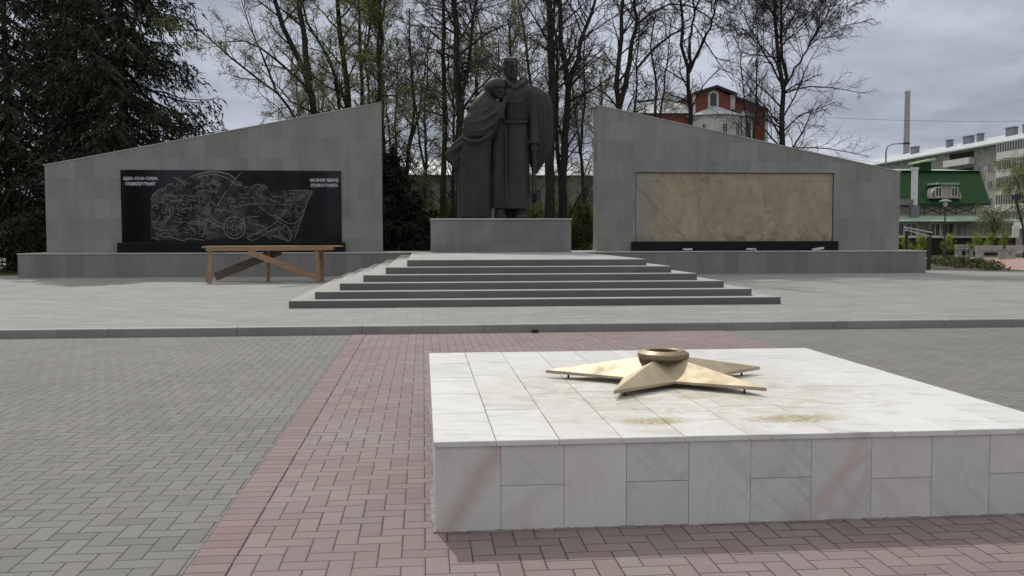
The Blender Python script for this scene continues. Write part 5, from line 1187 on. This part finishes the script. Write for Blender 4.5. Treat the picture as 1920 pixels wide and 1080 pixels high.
tp_ = at(1661, 285, Y); g = MB(); q = at(1687, 269, Y); m_ = at(1664, 275, Y); g.tube([(b[0], Y, 0), (b[0], Y, tp_[2]), m_, at(1672, 270.5, Y), q], [.12, .09, .07, .06, .05], 8); g.build('pole', 'grey_metal', r)
g = MB(); e = at(1693, 269, Y); g.beam(at(1685, 269.5, Y), e, .25, .12); g.build('lamp_head', 'grey_metal', r)
# post with two tilted rails beside the plinth end
Y = 39.2; b = at(1741, 503, Y); r = empty('railed_post', (b[0], Y, 0), 'dark steel post with two pale slanted rails beside the right plinth end', 'post')
g = MB(); g.beam((b[0], Y, -.03), (b[0], Y, Zp(431, Y)), .13, .13, (0, 1, 0)); g.build('post', 'dark_metal', r)
for (xa_, ya_, xb_, yb_) in ((1696, 426, 1748, 436), (1698, 431, 1742, 443)):
    g = MB(); a_ = at(xa_, ya_, Y+.1); b_ = at(xb_, yb_, Y-.15); g.beam(a_, b_, .16, .05); g.build('rail', 'foam', r)
a_ = at(1700, 434, Y+.1); g = MB(); g.beam((a_[0], Y+.1, -.03), (a_[0], Y+.1, a_[2]), .10, .10, (0, 1, 0)); g.build('post', 'dark_metal', r)
# benches and bin
def bench(px_, pyb, wd, lab, rz=0.0):
    Yb = 1.6*1743/(pyb-443)*.997; b = at(px_, pyb, Yb); r = empty('park_bench', (b[0], Yb, 0), lab, 'bench', 'park benches on the right')
    w2 = wd/2
    g = MB(); [g.bbox(b[0]-w2, b[0]+w2, Yb-.25+.13*i, Yb-.15+.13*i, .43, .47, .005) for i in range(4)]; g.build('seat', 'bench_wood', r)
    g = MB(); [g.beam((b[0]-w2, Yb+.27+.03*i, .58+.13*i), (b[0]+w2, Yb+.27+.03*i, .58+.13*i), .03, .10) for i in range(3)]; g.build('backrest', 'bench_wood', r)
    for s_ in (-1, 1):
        g = MB(); x = b[0]+s_*(w2-.2); g.box(x-.14, x+.14, Yb-.25, Yb+.25, -.03, .428); g.beam((x, Yb+.24, .3), (x, Yb+.35, .9), .06, .05, (0, 1, 0)); g.build('leg', 'concrete', r)
    return r
bench(1807, 484, 1.3, 'farthest bench, standing between two bright green young trees')
bench(1858, 489, 2.1, 'bench just left of the pale concrete litter bin')
bench(1915, 489, 1.9, 'bench cut by the right border, right of the litter bin')
Yb = 59; b = at(1879, 492, Yb); r = empty('litter_bin', (b[0], Yb, 0), 'pale concrete litter bin between two benches', 'bin'); g = MB(); g.lathe((b[0], Yb, 0), [(.22, -.03), (.30, .62), (.26, .64), (.25, .3), (.01, .3)], 14); g.build('bin_body', 'concrete', r)
g = MB(); g.lathe((b[0], Yb, 0), [(.31, .56), (.325, .6), (.31, .66), (.29, .64)], 14); g.build('rim', 'grey_metal', r)
# leaning dark post with square lantern
Y = 62; b = at(1917, 480, Y); r = empty('leaning_lantern', (b[0], Y, 0), 'dark leaning post with a square head at the right border', 'lamp post')
g = MB(); g.tube([(b[0]+.1, Y, -.03), at(1918, 425, Y), at(1911, 400, Y), at(1905, 375, Y)], [.07, .07, .08, .08], 8); g.build('post', 'dark_metal', r)
g = MB(); q = at(1905, 369, Y); g.bbox(q[0]-.22, q[0]+.22, Y-.2, Y+.2, q[2]-.2, q[2]+.22, .05); g.build('head', 'dark_metal', r)
g = MB(); q0 = at(1903, 436, Y-.3); g.bbox(q0[0]-.17, q0[0]+.3, Y-.35, Y-.2, q0[2]-.35, q0[2]+.45, .02); g.build('notice_plate', 'foam', r)
# overhead wires
def wire(a, b, sag, lab):
    pts = []; a = np.array(a); b = np.array(b)
    for i in range(21): t = i/20; p = a*(1-t)+b*t; p[2] -= sag*4*t*(1-t); pts.append(p)
    g = MB(); g.tube(pts, .013, 4); o = g.build('overhead_wire', 'dark_metal'); c = tuple(pts[10]); recentre(o, c); tag(o, lab, 'wire')
wire(at(1380, 208, 90), at(2050, 224, 75), .5, 'thin wire crossing the sky in front of the tall chimney')
wire(at(1500, 282, 85), at(1990, 322, 70), .6, 'lower wire running past the roof edge of the apartment block')
wire(at(1790, 326, 72), at(1960, 345, 66), .2, 'short wire crossing the grey apartment wall')

# young trees, willow, flower bed ---------------------------------------
for sd_, px_, Y, H, lab in ((81, 1700, 66, 1.4, 'bright green young tree partly hidden by the right plinth end'), (82, 1728, 68, 1.5, 'bright green young tree right beside the slanted rails'), (83, 1775, 66, 1.6, 'bright green young tree behind the disc lamp'),
                        (84, 1828, 66, 1.65, 'broad bright green young tree left of the bench pair'), (85, 1853, 68, 1.6, 'bright green young tree behind the bench left of the bin'), (86, 1884, 67, 1.6, 'bright green young tree behind the litter bin')):
    b = at(px_, 470, Y); rs = random.Random(sd_)
    st_ = [[(b[0], Y, -.03), (b[0]+rs.uniform(-.1, .1), Y, H*.5), (b[0]+rs.uniform(-.2, .2), Y, H*.95)]]
    make_tree(sd_, (b[0], Y, 0), st_, [.05], lab, n1=12, l1=.62, n2=6, n3=3, leaf=5, leafsize=.05, budm='leaf', t0=.3, group='young trees along the veranda', name='young_tree', ang1=70, droop1=.03, tw=.006)
Y = 66; b = at(1925, 480, Y); sts = [[(b[0], Y, -.03), (b[0]+.1, Y, 2.5), (b[0]-.2, Y+.1, 5), (b[0]-.4, Y, 7.4)], [(b[0]+.1, Y, 2.5), (b[0]-.9, Y-.3, 5), (b[0]-1.7, Y-.4, 6.8)], [(b[0]+.1, Y, 2.8), (b[0]+1.2, Y, 5.5), (b[0]+2.0, Y, 8.0)]]
make_tree(91, (b[0], Y, 0), sts, [.13, .06, .07], 'weeping willow with pale green hanging twigs at the right border', n1=16, l1=2.6, n2=14, n3=5, leaf=7, leafsize=.034, budm='willow_leaf', twig='twig_green', t0=.4, droop1=.14, droop2=.5, name='willow', lf2=.85, ang1=60, wander=.2)
Y = 70; b = at(1862, 480, Y); sts = [[(b[0], Y, -.03), (b[0]+.05, Y, 2.0), (b[0]-.1, Y+.1, 3.6)], [(b[0], Y, 1.5), (b[0]-.5, Y-.3, 3.2)], [(b[0], Y, 1.6), (b[0]+.6, Y, 3.4)]]
make_tree(92, (b[0], Y, 0), sts, [.12, .07, .07], 'small pale drooping tree in front of the end of the green canopy', n1=10, l1=1.7, n2=9, n3=4, leaf=4, leafsize=.034, budm='willow_leaf', twig='twig_green', t0=.4, droop1=.12, droop2=.4, name='willow', lf2=.8, wander=.2)
def plane(name, pts, z, m):
    g = MB(); g.add([(x, y, z) for x, y in pts], [tuple(range(len(pts)))]); return struct(name, g, m)
W = lambda a, b: on(a, b, 0)[:2]
plane('path', [W(1840, 499), W(2300, 540), W(2300, 486), W(1700, 481.5), W(1700, 484)], -.018, 'pink_path')
plane('soil_bed', [W(1690, 491), W(1760, 503), W(1890, 514), W(1900, 505), W(1830, 489), W(1690, 485)], -.014, 'soil')
plane('pale_path', [W(-500, 503), W(62, 503), W(62, 482), W(-500, 480)], -.018, 'pale_path')
plane('street', [(-200, 74), (200, 74), (200, 90), (-200, 90)], -.015, 'asphalt')
rs = np.random.RandomState(8); c_ = []
q = [np.array(W(1745, 497)), np.array(W(1885, 511)), np.array(W(1850, 497)), np.array(W(1750, 488))]
for i in range(130):
    a, b = rs.rand(2); p = (q[0]*(1-a)+q[1]*a)*(1-b)+(q[3]*(1-a)+q[2]*a)*b; c_.append((p[0], p[1], rs.uniform(.1, .42)))
V = []; 
for (x, y, h) in c_:
    for k in range(46):
        c = np.array([x+rs.normal()*.16, y+rs.normal()*.16, max(0.0, h*rs.rand()**.6)]); a = nrm(rs.normal(size=3)); b = nrm(np.cross(a, rs.normal(size=3))); s = .05*(.5+rs.rand()); V += [c-a*s, c+b*s*.6, c+a*s, c-b*s*.6]
build_fb = build_np('flower_bed_plants', V, np.arange(len(V)).reshape(-1, 4), [], ['leaf_dark', 'leaf_olive'], qi=(rs.rand(len(V)//4) < .4).astype(int)); tag(build_fb, 'low dark leafy ground cover in the flower bed by the terrace rim', 'plants', kind='stuff')

# parked cars in the gap -------------------------------------------------
def car(px_, Y, van, paint, lab, rz=0.0):
    b = at(px_, 470, Y); r = empty('parked_van' if van else 'parked_car', (b[0], Y, 0), lab, 'van' if van else 'car'); L, H, Wd = (4.8, 2.05, 1.9) if van else (4.3, 1.45, 1.7)
    prof = [(-L/2, .35), (-L/2, .95), (-L/2+.15, 1.1), (-L/2+.55, 1.95), (L/2-.9, 2.05), (L/2-.1, 1.9), (L/2, .35)] if van else [(-L/2, .32), (-L/2, .68), (-L/2+.9, .86), (-L/2+1.55, 1.40), (L/2-1.25, 1.45), (L/2-.55, .98), (L/2-.05, .92), (L/2, .32)]
    g = MB(); g.prism([(b[0]+x, z) for x, z in prof], Y-Wd/2, Y+Wd/2); o = g.build('body', paint, r); bvm = o.modifiers.new('b', 'BEVEL'); bvm.width = .07; bvm.segments = 2
    wins = [(-L/2+.75, -L/2+1.5), (-L/2+1.6, L/2-1.0)] if van else [(-L/2+1.25, -.1), (0, L/2-1.2)]
    for a, c in wins:
        g = MB(); z0, z1 = (1.2, 1.8) if van else (.93, 1.34); g.prism([(b[0]+a, z0), (b[0]+c, z0), (b[0]+c-.08, z1), (b[0]+a+.3, z1)], Y-Wd/2-.012, Y-Wd/2+.02); g.build('side_window', 'glass', r)
    for s_ in (-1, 1):
        for t_ in (-1, 1):
            x = b[0]+s_*(L/2-.8); g = MB(); y0 = Y+t_*(Wd/2-.08)
            n_ = 16; g.tube([(x, y0-.11, .32), (x, y0+.11, .32)], .32, n_); w_ = g.build('wheel', 'rubber', r)
            g = MB(); g.tube([(x, y0-.125, .32), (x, y0+.125, .32)], .19, n_); g.build('rim', 'grey_metal', w_)
    for s_ in (-1, 1):
        g = MB(); g.box(b[0]+s_*(L/2-.02)-.06, b[0]+s_*(L/2-.02)+.06, Y-Wd/2+.06, Y-Wd/2+.4, .62, .78); g.build('light', 'glass_pale', r)
car(1099, 77, False, 'car_paint2', 'silver parked car glimpsed through the gap right of the pedestal')
car(1078, 83, True, 'car_paint', 'white van parked behind the silver car, beside the pedestal corner')
Y = 70; b = at(1107, 480, Y); r = empty('globe_lamp', (b[0], Y, 0), 'short lamp with a white globe beside the right wall corner', 'lamp'); g = MB(); g.tube([(b[0], Y, -.03), (b[0], Y, 1.55)], .05, 8); g.build('post', 'dark_metal', r)
g = MB(); g.lathe((b[0], Y, 1.55), [(.01, -.02), (.1, .02), (.14, .13), (.1, .24), (.01, .28)], 12); g.build('globe', 'white_paint', r, True)
# building behind the viewer: it shows as the dim reflection in the polished panel
r = empty('facade_behind', (-18, -62, 0), 'grey rendered building behind the viewer, mirrored dimly in the black panel', 'building')
g = MB(); g.box(-31, -14.5, -72, -62, 0, 13.5); g.build('wall', 'concrete', r)
for i in range(5):
    for z0 in (1.2, 4.7, 8.4): 
        g = MB(); x0 = -30+i*3.2; g.box(x0, x0+1.5, -61.995, -61.94, z0, z0+2.1); o = g.build('window', 'glass', r); g = MB(); g.box(x0-.1, x0+1.6, -61.99, -61.85, z0-.16, z0-.02); g.box(x0+.72, x0+.78, -61.93, -61.88, z0, z0+2.1); g.box(x0, x0+1.5, -61.93, -61.88, z0+1.4, z0+1.47); g.build('frame', 'white_paint', o)
for px_, lab in ((-47, 'spruce behind the viewer on the far left'), (-38, 'spruce behind the viewer next to the grey building'), (-8, 'spruce behind the viewer right of the grey building')):
    src = bpy.data.objects['spruce_tree.003']; o = copy_tree(src, (px_, -56, 0), px_, .9); o['label'] = lab; o['group'] = 'spruces behind the viewer'
scene.view_settings.view_transform = 'Standard'; scene.view_settings.look = 'None'; scene.view_settings.exposure = 0.0; scene.view_settings.gamma = 1
